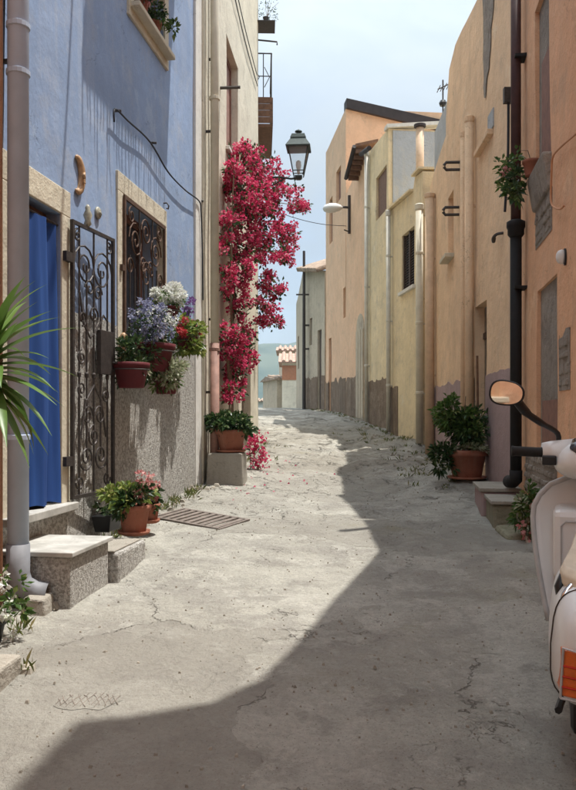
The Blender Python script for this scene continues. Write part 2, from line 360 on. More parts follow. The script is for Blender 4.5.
def shell(x0, x1, z0, top, holes=(), depth=4., reveal=.25, seed=0., step=.35, y0=0., back=True):
    """house body: a front with openings, reveals, sides, back and roof slab; top = [(x,z)...] roofline"""
    m = MB(); idx = {}
    def vid(x, y, z):
        k = (round(x, 4), round(y, 4), round(z, 4))
        if k not in idx:
            idx[k] = len(m.v); w = wob(x, z, seed) if y < .6 else 0
            m.v.append((x+(wob(z, x, seed+5)*.6 if y < .6 else 0), y+w+y0, z+(wob(x+9, z, seed+2)*.5 if y < .6 else 0)))
        return idx[k]
    xs = {x0, x1}
    for a, b, c, d in holes: xs |= {a, b}
    for x, z in top:
        if x0 < x < x1: xs.add(x)
    xs = sorted(xs); xx = []
    for a, b in zip(xs, xs[1:]):
        n = max(1, round((b-a)/step)); xx += [a+(b-a)*i/n for i in range(n)]
    xx.append(xs[-1])
    hz = sorted({z0}|{h[2] for h in holes}|{h[3] for h in holes}); zmax = max(z for _, z in top); zl = []
    tmin = min(z for _, z in top)
    hz = [z for z in hz if z < tmin-.02]+[tmin-.02]
    for a, b in zip(hz, hz[1:]):
        n = max(1, round((b-a)/step)); zl += [a+(b-a)*i/n for i in range(n)]
    zl.append(hz[-1])
    inside = lambda x, z: any(a < x < b and c < z < d for a, b, c, d in holes)
    for a, b in zip(xx, xx[1:]):
        for c, d in zip(zl, zl[1:]):
            if not inside((a+b)/2, (c+d)/2): m.f.append((vid(a, 0, c), vid(b, 0, c), vid(b, 0, d), vid(a, 0, d)))
        ta, tb = lin(top, a+1e-5), lin(top, b-1e-5)
        m.f.append((vid(a, 0, zl[-1]), vid(b, 0, zl[-1]), vid(b, 0, tb), vid(a, 0, ta)))
        m.f.append((vid(a, 0, ta), vid(b, 0, tb), vid(b, depth, tb), vid(a, depth, ta)))
        m.f.append((vid(b, depth, z0), vid(a, depth, z0), vid(a, depth, ta), vid(b, depth, tb)))
    for x in (x0, x1):
        tz = lin(top, x+1e-5 if x == x0 else x-1e-5)
        m.f.append((vid(x, 0, z0), vid(x, depth, z0), vid(x, depth, tz), vid(x, 0, tz)))
    for (x, za), (x2, zb) in zip(top, top[1:]):
        if x2-x < 1e-4 and abs(za-zb) > 1e-4:
            m.f.append((vid(x, 0, za), vid(x, depth, za), vid(x, depth, zb), vid(x, 0, zb)))
    for a, b, c, d in holes:
        hx = [x for x in xx if a-1e-6 <= x <= b+1e-6]; hzz = [z for z in zl if c-1e-6 <= z <= d+1e-6]
        for p, q in zip(hx, hx[1:]):
            for z in (c, d): m.f.append((vid(p, 0, z), vid(q, 0, z), vid(q, reveal, z), vid(p, reveal, z)))
        for p, q in zip(hzz, hzz[1:]):
            for x in (a, b): m.f.append((vid(x, 0, p), vid(x, 0, q), vid(x, reveal, q), vid(x, reveal, p)))
    return m
def plate(x0, x1, z0, top, proud, seed, step=.25, ragged=0., holes=()):
    """a thin coat of another plaster that follows the wall's unevenness"""
    m = MB(); n = max(1, round((x1-x0)/step)); xs = sorted(set([x0+(x1-x0)*i/n for i in range(n+1)]+[h[0] for h in holes]+[h[1] for h in holes]))
    for a, b in zip(xs, xs[1:]):
        spans = [(z0, None)]
        for h in holes:
            if h[0]-1e-6 <= a and b <= h[1]+1e-6: spans = ([(z0, h[2])] if h[2] > z0 else [])+([(h[3], None)] if h[3] < top else [])
        for lo, hi in spans:
            ta, tb = [(top if hi is None else hi)+((noise.noise((x*2.3+seed, 5, 1))+.5*noise.noise((x*8+seed, 2, 1))+.25*noise.noise((x*21, 2, seed)))*ragged if hi is None else 0) for x in (a, b)]
            k = max(1, round((max(ta, tb)-lo)/step))
            for i in range(k):
                pts = []
                for x, tz, fi in ((a, ta, i), (b, tb, i), (b, tb, i+1), (a, ta, i+1)):
                    z = lo+(tz-lo)*fi/k; pts.append((x+wob(z, x, seed+5)*.6, wob(x, z, seed)-proud, z))
                m.add(pts, [(0, 1, 2, 3)])
            p1, p2 = m.v[-1], m.v[-2]
            m.add([p1, p2, (p2[0], p2[1]+proud+.03, p2[2]), (p1[0], p1[1]+proud+.03, p1[2])], [(0, 1, 2, 3)])
        for x in ((a,) if a == x0 else ())+((b,) if b == x1 else ()):
            y = wob(x, z0, seed); m.add([(x, y-proud, z0), (x, y+.03, z0), (x, y+.03, top), (x, y-proud, top)], [(0, 1, 2, 3)])
    return m
def surround(x0, x1, z0, z1, w, proud, bottom=False, w2=None):
    m = MB(); w2 = w2 or w
    m.box(x0-w, x0, -proud, .05, z0, z1); m.box(x1, x1+w, -proud, .05, z0, z1); m.box(x0-w, x1+w, -proud, .05, z1, z1+w2)
    if bottom: m.box(x0-w, x1+w, -proud, .05, z0-w, z0)
    return m

# ------------------------------------------------------------------ ground
YK = [-14, 0, 2.5, 4.8, 7, 9.4, 12.9, 15, 18.2, 20.5, 24, 27.2, 32, 36, 45, 60, 80]
ZK = [-2.5, -1.45, -1.29, -1.15, -1.0, -.85, -.72, -.58, -.30, -.12, .08, .2, .28, .26, -.3, -3, -8]
def prof(Y):
    return EYE+sum(float(np.interp(Y+k*.35, YK, ZK)) for k in (-2, -1, 0, 1, 2))/5
def lcentre(Y): return .5*((-2.5+.15*min(Y, 9.4)+.02*max(0, Y-9.4))+(1.17+.15*min(Y, 8)-.03*max(0, Y-8)))
def gz(X, Y, rough=True):
    z = prof(Y); c = lcentre(Y)
    z -= .03*max(0, 1-abs(X-c-.4)/1.4)              # shallow drainage dip
    if rough:
        z += noise.noise((X*.55, Y*.45, 2.))*.035+noise.noise((X*1.9, Y*1.6, 5.))*.019+noise.noise((X*5, Y*4, 7.))*.005
        k = max(0, min(1, (Y-8.3)/2.5))*max(0, min(1, (X-c+.4)/.8))*max(0, min(1, (25-Y)/8))
        z += k*(abs(noise.noise((X*1.7, Y*1.0, 8.)))*.10-.02+noise.noise((X*4, Y*3, 1.))*.022)
        n2 = noise.noise((X*.8+3, Y*.7, 11.))+.18*noise.noise((X*4, Y*3.4, 4.)); z += .02*max(0., min(1., (n2-.08)/.03))
        k2 = max(0, min(1, (Y-7.6)/2.))*(.35+.65*max(0, min(1, (X-c+.5)/.7)))*max(0, min(1, (22-Y)/7))
        n3 = noise.noise((X*.75+9, Y*.62, 3.))+.35*noise.noise((X*2.6, Y*2.2, 6.))+.12*noise.noise((X*7, Y*6, 2.))
        z += k2*.030*sum(max(0., min(1., (n3-th_q)/.035))-.5 for th_q in (-.38, -.2, -.02, .16, .34))
    return z
ys = [-13.0]
while ys[-1] < 62: ys.append(ys[-1]+(.055 if 2 < ys[-1] < 7 else .09 if 0 < ys[-1] < 16 else .25 if ys[-1] < 36 else .8))
xs = list(np.arange(-3.4, 4.61, .075)); m = MB()
nX = len(xs)
for Y in ys:
    sh = .15*min(Y, 8)-.6 if Y < 8 else .6-.6
    for X in xs:
        x = X+(.15*(Y-8) if Y < 8 else -.07*(Y-8) if Y > 12 else 0)*(1 if Y < 8 else .9)
        m.v.append((x, Y, gz(x, Y)))
for j in range(len(ys)-1):
    for i in range(nX-1): m.f.append((j*nX+i, j*nX+i+1, (j+1)*nX+i+1, (j+1)*nX+i))
tag(m.build('street', 'street_concrete', smooth=True), 'worn pale concrete lane with cracks climbing between the houses', kind='structure')
# terrain: one sheet to the horizon, the street climbs it and the valley lies beyond
m = MB(); ty = [-2600, -1500, -700, -300, -120, -60, -30, -14, -5, 5, 15, 25, 34, 42, 50, 60, 80, 110, 150, 220, 320, 450]+list(range(520, 1900, 60))+[2000, 2300, 2700]
tx = [-2700, -2000, -1500]+list(range(-1200, 1260, 60))+[1500, 2000, 2700]; tx = sorted(set(tx+[-30, -12, -5, 5, 12, 30]))
def tz(X, Y):
    if Y < -14: b = EYE-2.5+(-14-Y)*-.05 if Y > -120 else EYE-7.8
    elif Y < 60: b = prof(Y)
    elif Y < 450: b = EYE-3-12*min(1, (Y-60)/200)
    else: b = EYE-15
    b -= .45
    if Y > 450:
        k = min(1, (Y-450)/650); k = k*k*(3-2*k)
        b += k*(127+26*noise.noise((X*.0021, Y*.0008, 1.3))+16*noise.noise((X*.006, Y*.004, 4.))+7*noise.noise((X*.02, Y*.02, 9.))+X*.02)
        if Y > 1300: b -= (Y-1300)*.06
    return b
for Y in ty:
    for X in tx: m.v.append((X, Y, tz(X, Y)))
nX = len(tx)
for j in range(len(ty)-1):
    for i in range(nX-1): m.f.append((j*nX+i, j*nX+i+1, (j+1)*nX+i+1, (j+1)*nX+i))
tag(m.build('hills', 'hill_scrub', smooth=True), 'scrub covered hills beyond the crest of the lane', kind='structure')

# ------------------------------------------------------------------ LEFT: blue house
B = Fr(-2.5, 0, .15, 'L'); z_ = lambda e: EYE+e
bx = B.x
blue = B.root('blue_house', 'pale blue plastered house with cream door and window surrounds', 'house')
dx0, dx1 = bx(7), bx(59); dz0, dz1 = z_(-.645), z_(1.462)
wx0, wx1 = bx(121), bx(161); wz0, wz1 = z_(.42), z_(1.96)
ux0, ux1 = bx(132), bx(163); uz0, uz1 = z_(3.76), z_(5.05)
b0, b1 = bx(3.5), bx(200)
HO = [(dx0, dx1, dz0, dz1), (wx0, wx1, wz0, wz1), (ux0, ux1, uz0, uz1), ]
shell(b0, b1, .2, [(b0, z_(7.4)), (b1, z_(7.4))], HO, 5, .3, 1.).build('wall', 'blue_plaster', blue, smooth=False)
dado_top = z_(.78)
plate(b0+.05, b1, .25, dado_top, .014, 1., .2, .03, [(dx0-.17, dx1+.14, dz0-.03, 3), (wx0-.16, wx1+.14, wz0-.0, 4)]).build('dado', 'roughcast', blue)
surround(dx0, dx1, dz0, dz1, .15, .022, w2=.19).build('door_surround', 'cream_trim', blue, bevel=.006)
surround(wx0, wx1, wz0, wz1, .13, .022, w2=.17).build('window_surround', 'cream_trim', blue, bevel=.006)
surround(ux0, ux1, uz0, uz1, .13, .022, bottom=True).build('window_surround', 'cream_trim', blue, bevel=.006)
MB().box(ux0-.1, ux1+.08, -.11, .25, uz0-.045, uz0+.002).build('window_sill', 'cream_trim', blue, bevel=.008)
MB().box(wx0-.06, wx1+.06, -.09, .25, wz0-.05, wz0+.002).build('window_sill', 'cream_trim', blue, bevel=.008)
for (a, b_, c, d) in HO[1:]:
    win = MB().box(a, a+.07, .2, .26, c, d).box(b_-.07, b_, .2, .26, c, d).box(a+.07, b_-.07, .2, .26, d-.07, d).box((a+b_)/2-.04, (a+b_)/2+.04, .2, .26, c, d-.07).build('window_frame', 'wood_red', blue)
    MB().box(a+.07, (a+b_)/2-.04, .225, .235, c, d-.07).build('pane', 'dial_glass', win)
    MB().box((a+b_)/2+.04, b_-.07, .225, .235, c, d-.07).build('pane', 'dial_glass', win)
dfr = MB().box(dx0, dx0+.05, .1, .2, dz0, dz1).box(dx1-.05, dx1, .1, .2, dz0, dz1).box(dx0+.05, dx1-.05, .1, .2, dz1-.07, dz1).build('door_frame', 'wood_brown', blue)
MB().box(dx0-.12, dx1+.12, -.10, .45, dz0-.05, dz0+.004).build('threshold', 'marble', blue, bevel=.006)
MB().box(dx0-.05, dx1+.05, .5, .55, dz0, dz1).build('doorway_dark', 'unlit_dark', blue)  # near-black sheet, the unlit room behind the curtain put in as colour
# white corner strip at the far end
MB().box(b1-.30, b1-.02, -.03, .02, .3, z_(7.3)).build('corner_trim', 'white_trim', blue, bevel=.01)
# upper balcony (above the window, casts the broad shade on the facade)
kx0, kx1 = bx(78)+.45, bx(166)+.42
bal = MB().box(kx0, kx1, -.78, .05, z_(5.47), z_(5.63)).build('balcony_slab', 'step_concrete', blue, bevel=.02)
MB().tube([(kx0+.03, 0, z_(6.6)), (kx0+.03, -.74, z_(6.6)), (kx1-.03, -.74, z_(6.6)), (kx1-.03, 0, z_(6.6))], .022, 6).build('handrail', 'iron', bal)
for i in range(17):
    x = kx0+.03+(kx1-kx0-.06)*i/16
    MB().tube([(x, -.74, z_(5.62)), (x, -.74, z_(6.6))], .008, 5).build('baluster', 'iron', bal)
rnd = random.Random(3)
for i in range(30):
    x = kx0+.03+(kx1-kx0-.1)*(i+rnd.uniform(-.3, .3))/29.; L_ = rnd.uniform(.2, .85)
    MB().tube([(x, -.775, z_(5.50)), (x+rnd.gauss(0, .01), -.785, z_(5.47-L_*.5)), (x+rnd.gauss(0, .02), -.78, z_(5.47-L_))], [.012, .010, .004], 5).build('shadow_strand', 'bark', bal)  # strands added out of view to cast streaks below the balcony shade
# curtain in the doorway
m = MB(); nc = 60
for k, z in enumerate((dz0+.02, dz0+.7, dz0+1.4, dz1-.09)):
    for i in range(nc+1):
        u = i/nc; a = .012+.010*(3-k)/3
        m.v.append((dx0+.05+(dx1-dx0-.062)*u, .012+1.5*a*math.sin(u*19+1.8*math.sin(u*5+k*.35))+.018*math.sin(u*6.3+k*.6)+.006*math.sin(u*41+k), z+.01*math.sin(u*17)*(k == 0)))
for k in range(3):
    for i in range(nc): m.f.append((k*(nc+1)+i, k*(nc+1)+i+1, (k+1)*(nc+1)+i+1, (k+1)*(nc+1)+i))
r = B.root('door_curtain', 'bright blue cloth curtain hanging in the doorway', 'curtain')
m.build('cloth', 'curtain_cloth', r, smooth=True)
MB().tube([(dx0+.0, .012, dz1-.085), (dx1-.0, .012, dz1-.085)], .009, 6).build('curtain_rod', 'iron', r)
# open iron gate
g0 = B.at(dx1+.10, -.05, dz0+.02); ge = Vector((-1.434, 6.33, 0)); gl = math.hypot(ge.x-g0.x, ge.y-g0.y); gr = math.atan2(ge.y-g0.y, ge.x-g0.x)
gate = thing('iron_gate', 'tall dark wrought iron gate with scrolls swung open beside the curtain', 'gate', g0, gr)
GH = 2.07
MB().box(0, .026, -.013, .013, 0, GH).box(gl-.026, gl, -.013, .013, 0, GH).box(.026, gl-.026, -.012, .012, 0, .026).box(.026, gl-.026, -.012, .012, GH-.026, GH).build('gate_frame', 'iron', gate)
for i in range(1, 6):
    x = gl*i/6; a, b_ = (.026, GH-.026) if i in (1, 3, 5) else (.30, GH-.30)
    MB().tube([(x, 0, a), (x, 0, b_)], .008, 6).build('bar', 'iron', gate)
sc1 = [spiral(gl*.30, 1.76, .17, .02, PI, -2.1), spiral(gl*.70, 1.76, .17, .02, 0, 2.1), spiral(gl*.33, .30, .11, .02, PI, 1.6), spiral(gl*.67, .30, .11, .02, 0, -1.6),
       spiral(gl*.40, 1.60, .07, .012, PI, -1.3), spiral(gl*.60, 1.58, .07, .012, 0, 1.3), spiral(gl*.36, .62, .085, .015, 0, 1.5), spiral(gl*.64, .62, .085, .015, PI, -1.5),
       spiral(gl*.13, 1.97, .05, .01, PI*.5, 1.3), spiral(gl*.87, 1.97, .05, .01, PI*.5, -1.3), spiral(gl*.18, .12, .06, .01, PI, 1.3), spiral(gl*.82, .12, .06, .01, 0, -1.3)]
sc1 += [spiral(gl*.22, 1.06, .06, .012, PI*.5, 1.5), spiral(gl*.78, .78, .06, .012, PI*.5, -1.5), spiral(gl*.5, .46, .09, .015, PI*.5, 1.6), spiral(gl*.5, 1.40, .08, .015, -PI*.5, 1.6), spiral(gl*.22, .82, .06, .012, -PI*.5, -1.5), spiral(gl*.24, 1.36, .06, .012, -PI*.5, 1.4)]
for s in sc1: MB().tube(s, .008, 5).build('scroll', 'iron', gate)
MB().tube([(gl*.18, 0, 1.55), (gl*.26, 0, 1.32), (gl*.42, 0, 1.22), (gl*.58, 0, 1.30), (gl*.74, 0, 1.42), (gl*.84, 0, 1.38)], .009, 5).build('scroll', 'iron', gate)
MB().tube([(gl*.20, 0, .45), (gl*.32, 0, .74), (gl*.5, 0, .86), (gl*.68, 0, .74), (gl*.80, 0, .45)], .009, 5).build('scroll', 'iron', gate)
for i in range(1, 6):
    for zz in (.93,):
        MB().lathe([(.004, -.03), (.016, -.012), (.016, .012), (.004, .03)], 8, (gl*i/6, 0, zz)).build('collar', 'iron', gate)
MB().box(gl*.62, gl-.026, -.02, .02, .95, 1.30).build('lock_plate', 'iron', gate, bevel=.004)
MB().tube([(gl-.06, -.02, 1.05), (gl-.06, -.06, 1.05), (gl-.10, -.07, 1.05)], .009, 6).build('handle', 'iron', gate)
for zz in (.25, 1.75): MB().box(-.09, .01, -.012, .05, zz, zz+.07).build('hinge', 'iron', gate)
MB().lathe([(.012, 0), (.03, .02), (.022, .05), (.035, .09), (.018, .13), (.02, .15), (.008, .17)], 12, (gl*.36, 0, GH)).build('finial', 'grey_ceramic', gate, smooth=True)
# window grille
gr_ = thing('window_grille', 'dark wrought iron grille with scrolls over the lower window', 'grille', B.at(wx0, -.035, wz0), B.rz)
ww, wh = wx1-wx0, wz1-wz0
MB().box(-.02, .012, -.01, .01, .02, wh-.02).box(ww-.012, ww+.02, -.01, .01, .02, wh-.02).box(.012, ww-.012, -.009, .009, .02, .045).box(.012, ww-.012, -.009, .009, wh-.05, wh-.02).build('grille_frame', 'rusty_iron', gr_)
for i in range(1, 9):
    x = ww*i/9; MB().tube([(x, 0, .03), (x, 0, wh-.03 if i in (3, 6) else wh-.62+.1*(i % 2))], .0085, 6).build('bar', 'iron', gr_)
for s in (spiral(ww*.25, wh-.36, .18, .02, PI, -2.1), spiral(ww*.75, wh-.36, .18, .02, 0, 2.1), spiral(ww*.5, wh-.22, .14, .02, PI, -1.8), spiral(ww*.5, wh-.62, .14, .02, 0, 1.8), spiral(ww*.12, wh-.62, .09, .015, 0, 1.4), spiral(ww*.88, wh-.62, .09, .015, PI, -1.4), spiral(ww*.15, wh-.15, .08, .015, PI*.5, 1.4),
          spiral(ww*.85, wh-.15, .08, .015, PI*.5, -1.4), spiral(ww*.42, wh-.55, .09, .015, 0, 1.5), spiral(ww*.62, wh-.55, .09, .015, PI, -1.5)):
    MB().tube(s, .0075, 5).build('scroll', 'rusty_iron', gr_)
for x in (-.09, ww+.05): MB().box(x, x+.05, -.015, .02, wh*.55, wh*.55+.05).build('bracket', 'rusty_iron', gr_)
# drain pipe with its shoe
px_, _ = B.hit(18, 400, .20)
dp = thing('drain_pipe', 'pale grey drain pipe on the blue house ending in a shoe', 'drain pipe', B.at(px_, -.20, 0), B.rz)
zb = gz(*B.at(px_, -.20, 0).xy)+.08
MB().tube([(0, 0, zb+.10), (0, 0, z_(7.2))], .062, 16).build('pipe', 'grey_pipe', dp, smooth=True)
MB().tube([(0, 0, zb+.30), (0, 0, zb+.12), (.0, -.03, zb+.05), (.02, -.10, zb+.01), (.035, -.17, zb)], .066, 16, False).build('shoe', 'shoe_grey', dp, smooth=True, solid=.006)
for zc in (z_(2.30), z_(2.02), z_(-.15), z_(4.4)):
    MB().lathe([(.063, 0), (.07, .004), (.07, .03), (.063, .034)], 16, (0, 0, zc)).build('collar', 'grey_pipe', dp)
for zc in (z_(2.1), z_(-.1)): MB().box(-.01, .01, 0, .22, zc, zc+.025).build('clamp', 'iron', dp)
# neighbour at the near end
o0 = Fr(-2.5, 0, .15, 'L').root('orange_corner_house', 'sunlit orange plastered house next to the grey drain pipe', 'house')
DH = (-1.6, -.7, prof(-1.1)-.02, prof(-1.1)+2.2); WH = (1.4, 2.3, z_(.2), z_(1.5))
shell(-9, 4.63, -1.6, [(-9, z_(6.2)), (4.63, z_(6.2))], [DH, WH], 5, .25, 3., y0=-.12).build('wall', 'corner_orange_plaster', o0)
MB().box(DH[0], DH[1], .12, .17, DH[2], DH[3]).build('door', 'wood_brown', o0)
wf = MB().box(WH[0], WH[1], .12, .17, WH[2], WH[3]).build('shutter', 'wood_red', o0)
MB().box(WH[0]-.05, WH[1]+.05, -.20, .1, WH[2]-.05, WH[2]+.003).build('window_sill', 'cream_trim', o0, bevel=.008)
# steps in front of the blue door
st = B.root('doorstep_block', 'roughcast doorstep block with a pale marble slab on top', 'step')
sx0, sx1 = bx(26)-.42+.02, B.hit(116, 535, .47)[0]
sa = 4.735; sb = 5.34
zt = z_(-.82); MB().box(sa, sb, -.50, .02, .1, zt-.03).build('block', 'roughcast', st, bevel=.012)
MB().box(sa-.025, sb+.02, -.525, .02, zt-.03, zt).build('slab', 'marble', st, bevel=.006)
lg = B.root('lower_step', 'low roughcast ledge carrying the terracotta flower pots', 'step')
MB().box(sb+.022, 5.93, -.56, .02, .1, z_(-.935)).build('ledge', 'roughcast', lg, bevel=.02)
MB().box(sb+.022, 5.90, -.53, .02, z_(-.935), z_(-.922)).build('top', 'step_concrete', lg, bevel=.005)
nb = thing('rubble_stone', 'small concrete stone beside the drain pipe shoe', 'stone', B.at(4.62, -.36, gz(*B.at(4.62, -.36, 0).xy)-.02), B.rz+.1)
MB().hexa([(-.09, -.07, 0), (.1, -.06, 0), (.11, .08, 0), (-.08, .09, 0)], [(-.07, -.05, .10), (.09, -.05, .11), (.09, .07, .12), (-.07, .07, .11)]).build('stone', 'step_concrete', nb, bevel=.01)
# low concrete kerb in the near left corner
kp = B.at(3.52, -.46, 0); kk = thing('kerb_slab', 'low concrete slab lying near the drain pipe foot', 'slab', (kp.x, kp.y, gz(kp.x, kp.y)-.04), B.rz+.06)
MB().box(-.16, .17, -.28, .40, 0, .125).build('slab', 'step_concrete', kk, bevel=.014)

# ornaments and cable on the blue wall
hx, hz_ = B.hit(82, 177, .03)
om = thing('moon_ornament', 'terracotta crescent moon face plaque on the blue wall', 'ornament', B.at(hx, -.02, hz_), B.rz)
rings = []
for i in range(15):
    a = -1.9+3.8*i/14; k = math.sin(PI*min(1, max(0, (i+.6)/15.2)))**.7
    c = Vector((-.07+.085*math.cos(a), 0, .13*math.sin(a))); rad = Vector((math.cos(a), 0, math.sin(a)))
    rings.append([c+rad*(.042*k*math.cos(q))+Vector((0, -.03*k*math.sin(q)-.0, 0)) for q in [2*PI*j/10 for j in range(10)]])
MB().loft(rings).build('crescent', 'ceramic', om, smooth=True)
MB().tube([(.0, -.03, .03), (-.028, -.035, 0), (-.005, -.035, -.015)], [.008, .014, .007], 6).build('nose', 'ceramic', om, smooth=True)
MB().tube([(-.02, -.03, -.045), (.0, -.036, -.05)], .007, 6).build('mouth', 'ceramic', om, smooth=True)
for px, py, nm, lb, r0 in ((98, 213, 'round_plaque', 'small round grey ceramic plaque above the iron gate', .05),):
    hx, hz_ = B.hit(px, py, .02); q = thing(nm, lb, 'ornament', B.at(hx, -.012, hz_), B.rz)
    m = MB(); m.lathe([(r0, 0), (r0, .012), (r0*.8, .022), (r0*.45, .016), (r0*.3, .03), (.004, .034)], 18)
    o = m.build('disc', 'grey_ceramic', q, smooth=True); o.rotation_euler = (PI/2, 0, 0)
    for k in range(8):
        a = 2*PI*k/8; MB().lathe([(.014, 0), (.012, .008), (.004, .012)], 8, (.038*math.cos(a)*.9, 0, 0)).build('petal', 'grey_ceramic', q).matrix_local = Matrix.Rotation(-a, 4, 'Y') @ Matrix.Translation((0, -.014, 0)) @ Matrix.Rotation(PI/2, 4, 'X')
cps = []
for px, py in ((114, 122), (115, 109), (128, 121), (150, 142), (168, 172), (185, 190), (199, 201), (201, 212), (202, 240), (203, 300)):
    x, z = B.hit(px, py, .05); cps.append(B.at(x, -.05, z))
def smooth_path(p, n=5):
    p = [Vector(q) for q in p]; r = []
    for i in range(len(p)-1):
        a, b_, c, d = p[max(i-1, 0)], p[i], p[i+1], p[min(i+2, len(p)-1)]
        for k in range(n):
            u = k/n; r.append(.5*((2*b_)+(c-a)*u+(2*a-5*b_+4*c-d)*u*u+(3*b_-a-3*c+d)*u**3))
    return r+[p[-1]]
def cable(name, label, pts, r=.008, mat='cable_black', cat='cable'):
    base = Vector(pts[0]); root = thing(name, label, cat, base)
    MB().tube([Vector(p)-base for p in smooth_path(pts)], r, 6).build('cable', mat, root, smooth=True); return root
cw = cable('wall_cable', 'dark electric cable sagging across the blue wall', cps, .009)
for px, py in ((115, 111), (151, 143), (199, 201)):
    x, z = B.hit(px, py, .0); p = B.at(x, -.025, z)-cw.location; MB().tube([p+Vector((-.03, 0, 0)), p+Vector((.03, 0, 0))], .012, 6).build('clip', 'iron', cw)
x, z = B.hit(165, 206, .02)
hk = thing('wall_hook', 'small dark iron hook beside the lower window', 'hook', B.at(x, 0, z), B.rz)
MB().tube([(0, .02, .03), (0, -.04, .03), (.0, -.06, 0), (.01, -.05, -.03), (.02, -.03, -.02)], .008, 6).build('hook', 'iron', hk)

# ------------------------------------------------------------------ potted plants
def pot_prof(r, h): return [(r*.68, 0), (r*.72, .01), (r*.92, h*.78), (r*1.02, h*.79), (r*1.05, h*.98), (r*.95, h), (r*.88, h*.97), (r*.84, h*.9), (.01, h*.9)]
def pot(name, label, loc, r, h, mat='terracotta', saucer=True, rz=0., group=None):
    t_ = thing(name, label, 'potted plant', loc, rz, group); o = .018 if saucer else 0
    if saucer: MB().lathe([(r*.7, 0), (r*.95, .012), (r*1.0, .035), (r*.94, .034), (r*.8, .017), (.01, .017)], 24).build('saucer', mat, t_, smooth=True)
    MB().lathe([(a, b_+o) for a, b_ in pot_prof(r, h)], 26).build('pot', mat, t_, smooth=True)
    MB().lathe([(r*.82, h*.88+o), (r*.80, h*.92+o), (.01, h*.94+o)], 16).build('soil', 'soil', t_); return t_
def foliage(t_, mat, n, c, r, ln, wd, clump=0, cl_r=.3, shell_=.4, name='foliage', droop=.2, up=.3):
    P, D = blob(n, c, r, shell_, clump, cl_r); D[:, 2] += up
    return leaves(name, mat, t_, P, D, ln*(.7+.6*RNG.random(n)), wd*(.7+.6*RNG.random(n)), .15, droop)
def stems(t_, n, base, tips, r=.004, mat='bark', name='stem'):
    m = MB()
    for p in tips:
        b_ = Vector(base)+Vector((random.uniform(-.03, .03), random.uniform(-.03, .03), 0)); p = Vector(p); md = (b_+p)/2+Vector((random.uniform(-.03, .03),)*2+(.04,))
        m.tube([b_, md, p], [r*1.3, r, r*.6], 5)
    o = m.build(name, mat, t_); o['kind'] = 'stuff'; return o
def on(fr, px, py, out): x, z = fr.hit(px, py, out); return fr.at(x, -out, z)
MB().tube([(bx(72)+.42, .05, z_(6.2)), (bx(72)+.42, -1.4, z_(6.15))], .016, 6).build('shadow_rod', 'iron', blue); MB().tube([(bx(88)+.6, .05, z_(6.9)), (bx(88)+.6, -1.15, z_(6.85))], .012, 6).build('shadow_rod', 'iron', blue)  # rods added out of view to cast thin shadow lines on the facade
# two terracotta pots on the ledge
zl_ = z_(-.922)
p1 = on(B, 134, 545, .42); p1.z = zl_
t1 = pot('flower_pot', 'terracotta pot with pink flowers and yellowish leaves on the roughcast ledge', p1, .125, .215)
foliage(t1, 'leaf_dark', 420, (0, 0, .28), (.15, .15, .12), .055, .035, 14, .35)
foliage(t1, 'leaf_yellow', 420, (-.06, 0, .31), (.19, .16, .10), .055, .032, 14, .35)
foliage(t1, 'pink_petal', 260, (.06, 0, .38), (.13, .12, .10), .03, .026, 9, .22, name='flowers')
stems(t1, 0, (0, 0, .2), [(.1, 0, .4), (-.1, .03, .38), (.02, -.1, .42), (-.05, -.05, .36), (.05, .08, .42)])
p2 = on(B, 150, 532, .33); p2.z = zl_
t2 = pot('flower_pot', 'terracotta pot with salmon flowers tucked behind another pot on the ledge', p2, .085, .15)
foliage(t2, 'leaf_dark', 260, (0, 0, .2), (.11, .11, .10), .045, .03, 9, .35)
foliage(t2, 'pink_petal', 220, (.02, 0, .28), (.09, .09, .09), .03, .025, 7, .25, name='flowers')
# dark trough
p3 = on(B, 107, 533, .13); p3.z = zl_
t3 = thing('planter_trough', 'small dark plastic planter trough against the wall', 'planter', p3, B.rz)
MB().hexa([(-.11, -.06, 0), (.11, -.06, 0), (.11, .06, 0), (-.11, .06, 0)], [(-.13, -.08, .13), (.13, -.08, .13), (.13, .08, .13), (-.13, .08, .13)]).build('trough', 'black_plastic', t3, bevel=.008)
foliage(t3, 'leaf_dark', 160, (0, 0, .18), (.12, .06, .07), .05, .02, 8, .4)

# pots hung under the lower window
def wall_pot(px, py, out, r, h, label, mat='dark_red_pot'):
    p = on(B, px, py, out); t_ = thing('hanging_flower_pot', label, 'potted plant', p, B.rz)
    MB().lathe(pot_prof(r, h), 24).build('pot', mat, t_, smooth=True)
    MB().lathe([(r*.82, h*.88), (.01, h*.93)], 16).build('soil', 'soil', t_)
    m = MB(); a = [(r*1.0*math.cos(q), r*1.0*math.sin(q), h*.72) for q in np.linspace(0, 2*PI, 25)]; m.tube(a, .006, 5, False)
    m.tube([(0, r*.95, h*.72), (0, out+.0, h*.72), (0, out+.0, h*.2)], .007, 5).build('bracket', 'iron', t_)
    return t_
q = wall_pot(152, 372, .26, .20, .25, 'large dark red hanging pot overflowing with lilac flowers under the grille')
foliage(q, 'leaf_dark', 900, (-.10, 0, .16), (.26, .20, .26), .05, .022, 22, .3, .3)
foliage(q, 'lilac_petal', 1900, (-.10, -.03, .42), (.27, .20, .22), .024, .022, 60, .17, .3, 'flowers')
foliage(q, 'leaf_dark', 600, (-.12, 0, .38), (.24, .19, .22), .04, .018, 26, .3, .3)
foliage(q, 'white_petal', 320, (-.02, -.06, .48), (.30, .20, .12), .022, .02, 26, .14, .3, 'flowers')
q = wall_pot(131, 388, .24, .15, .21, 'dark red hanging pot with trailing dark leaves nearest the iron gate')
foliage(q, 'leaf_dark', 600, (-.02, 0, .2), (.13, .13, .20), .05, .022, 16, .35)
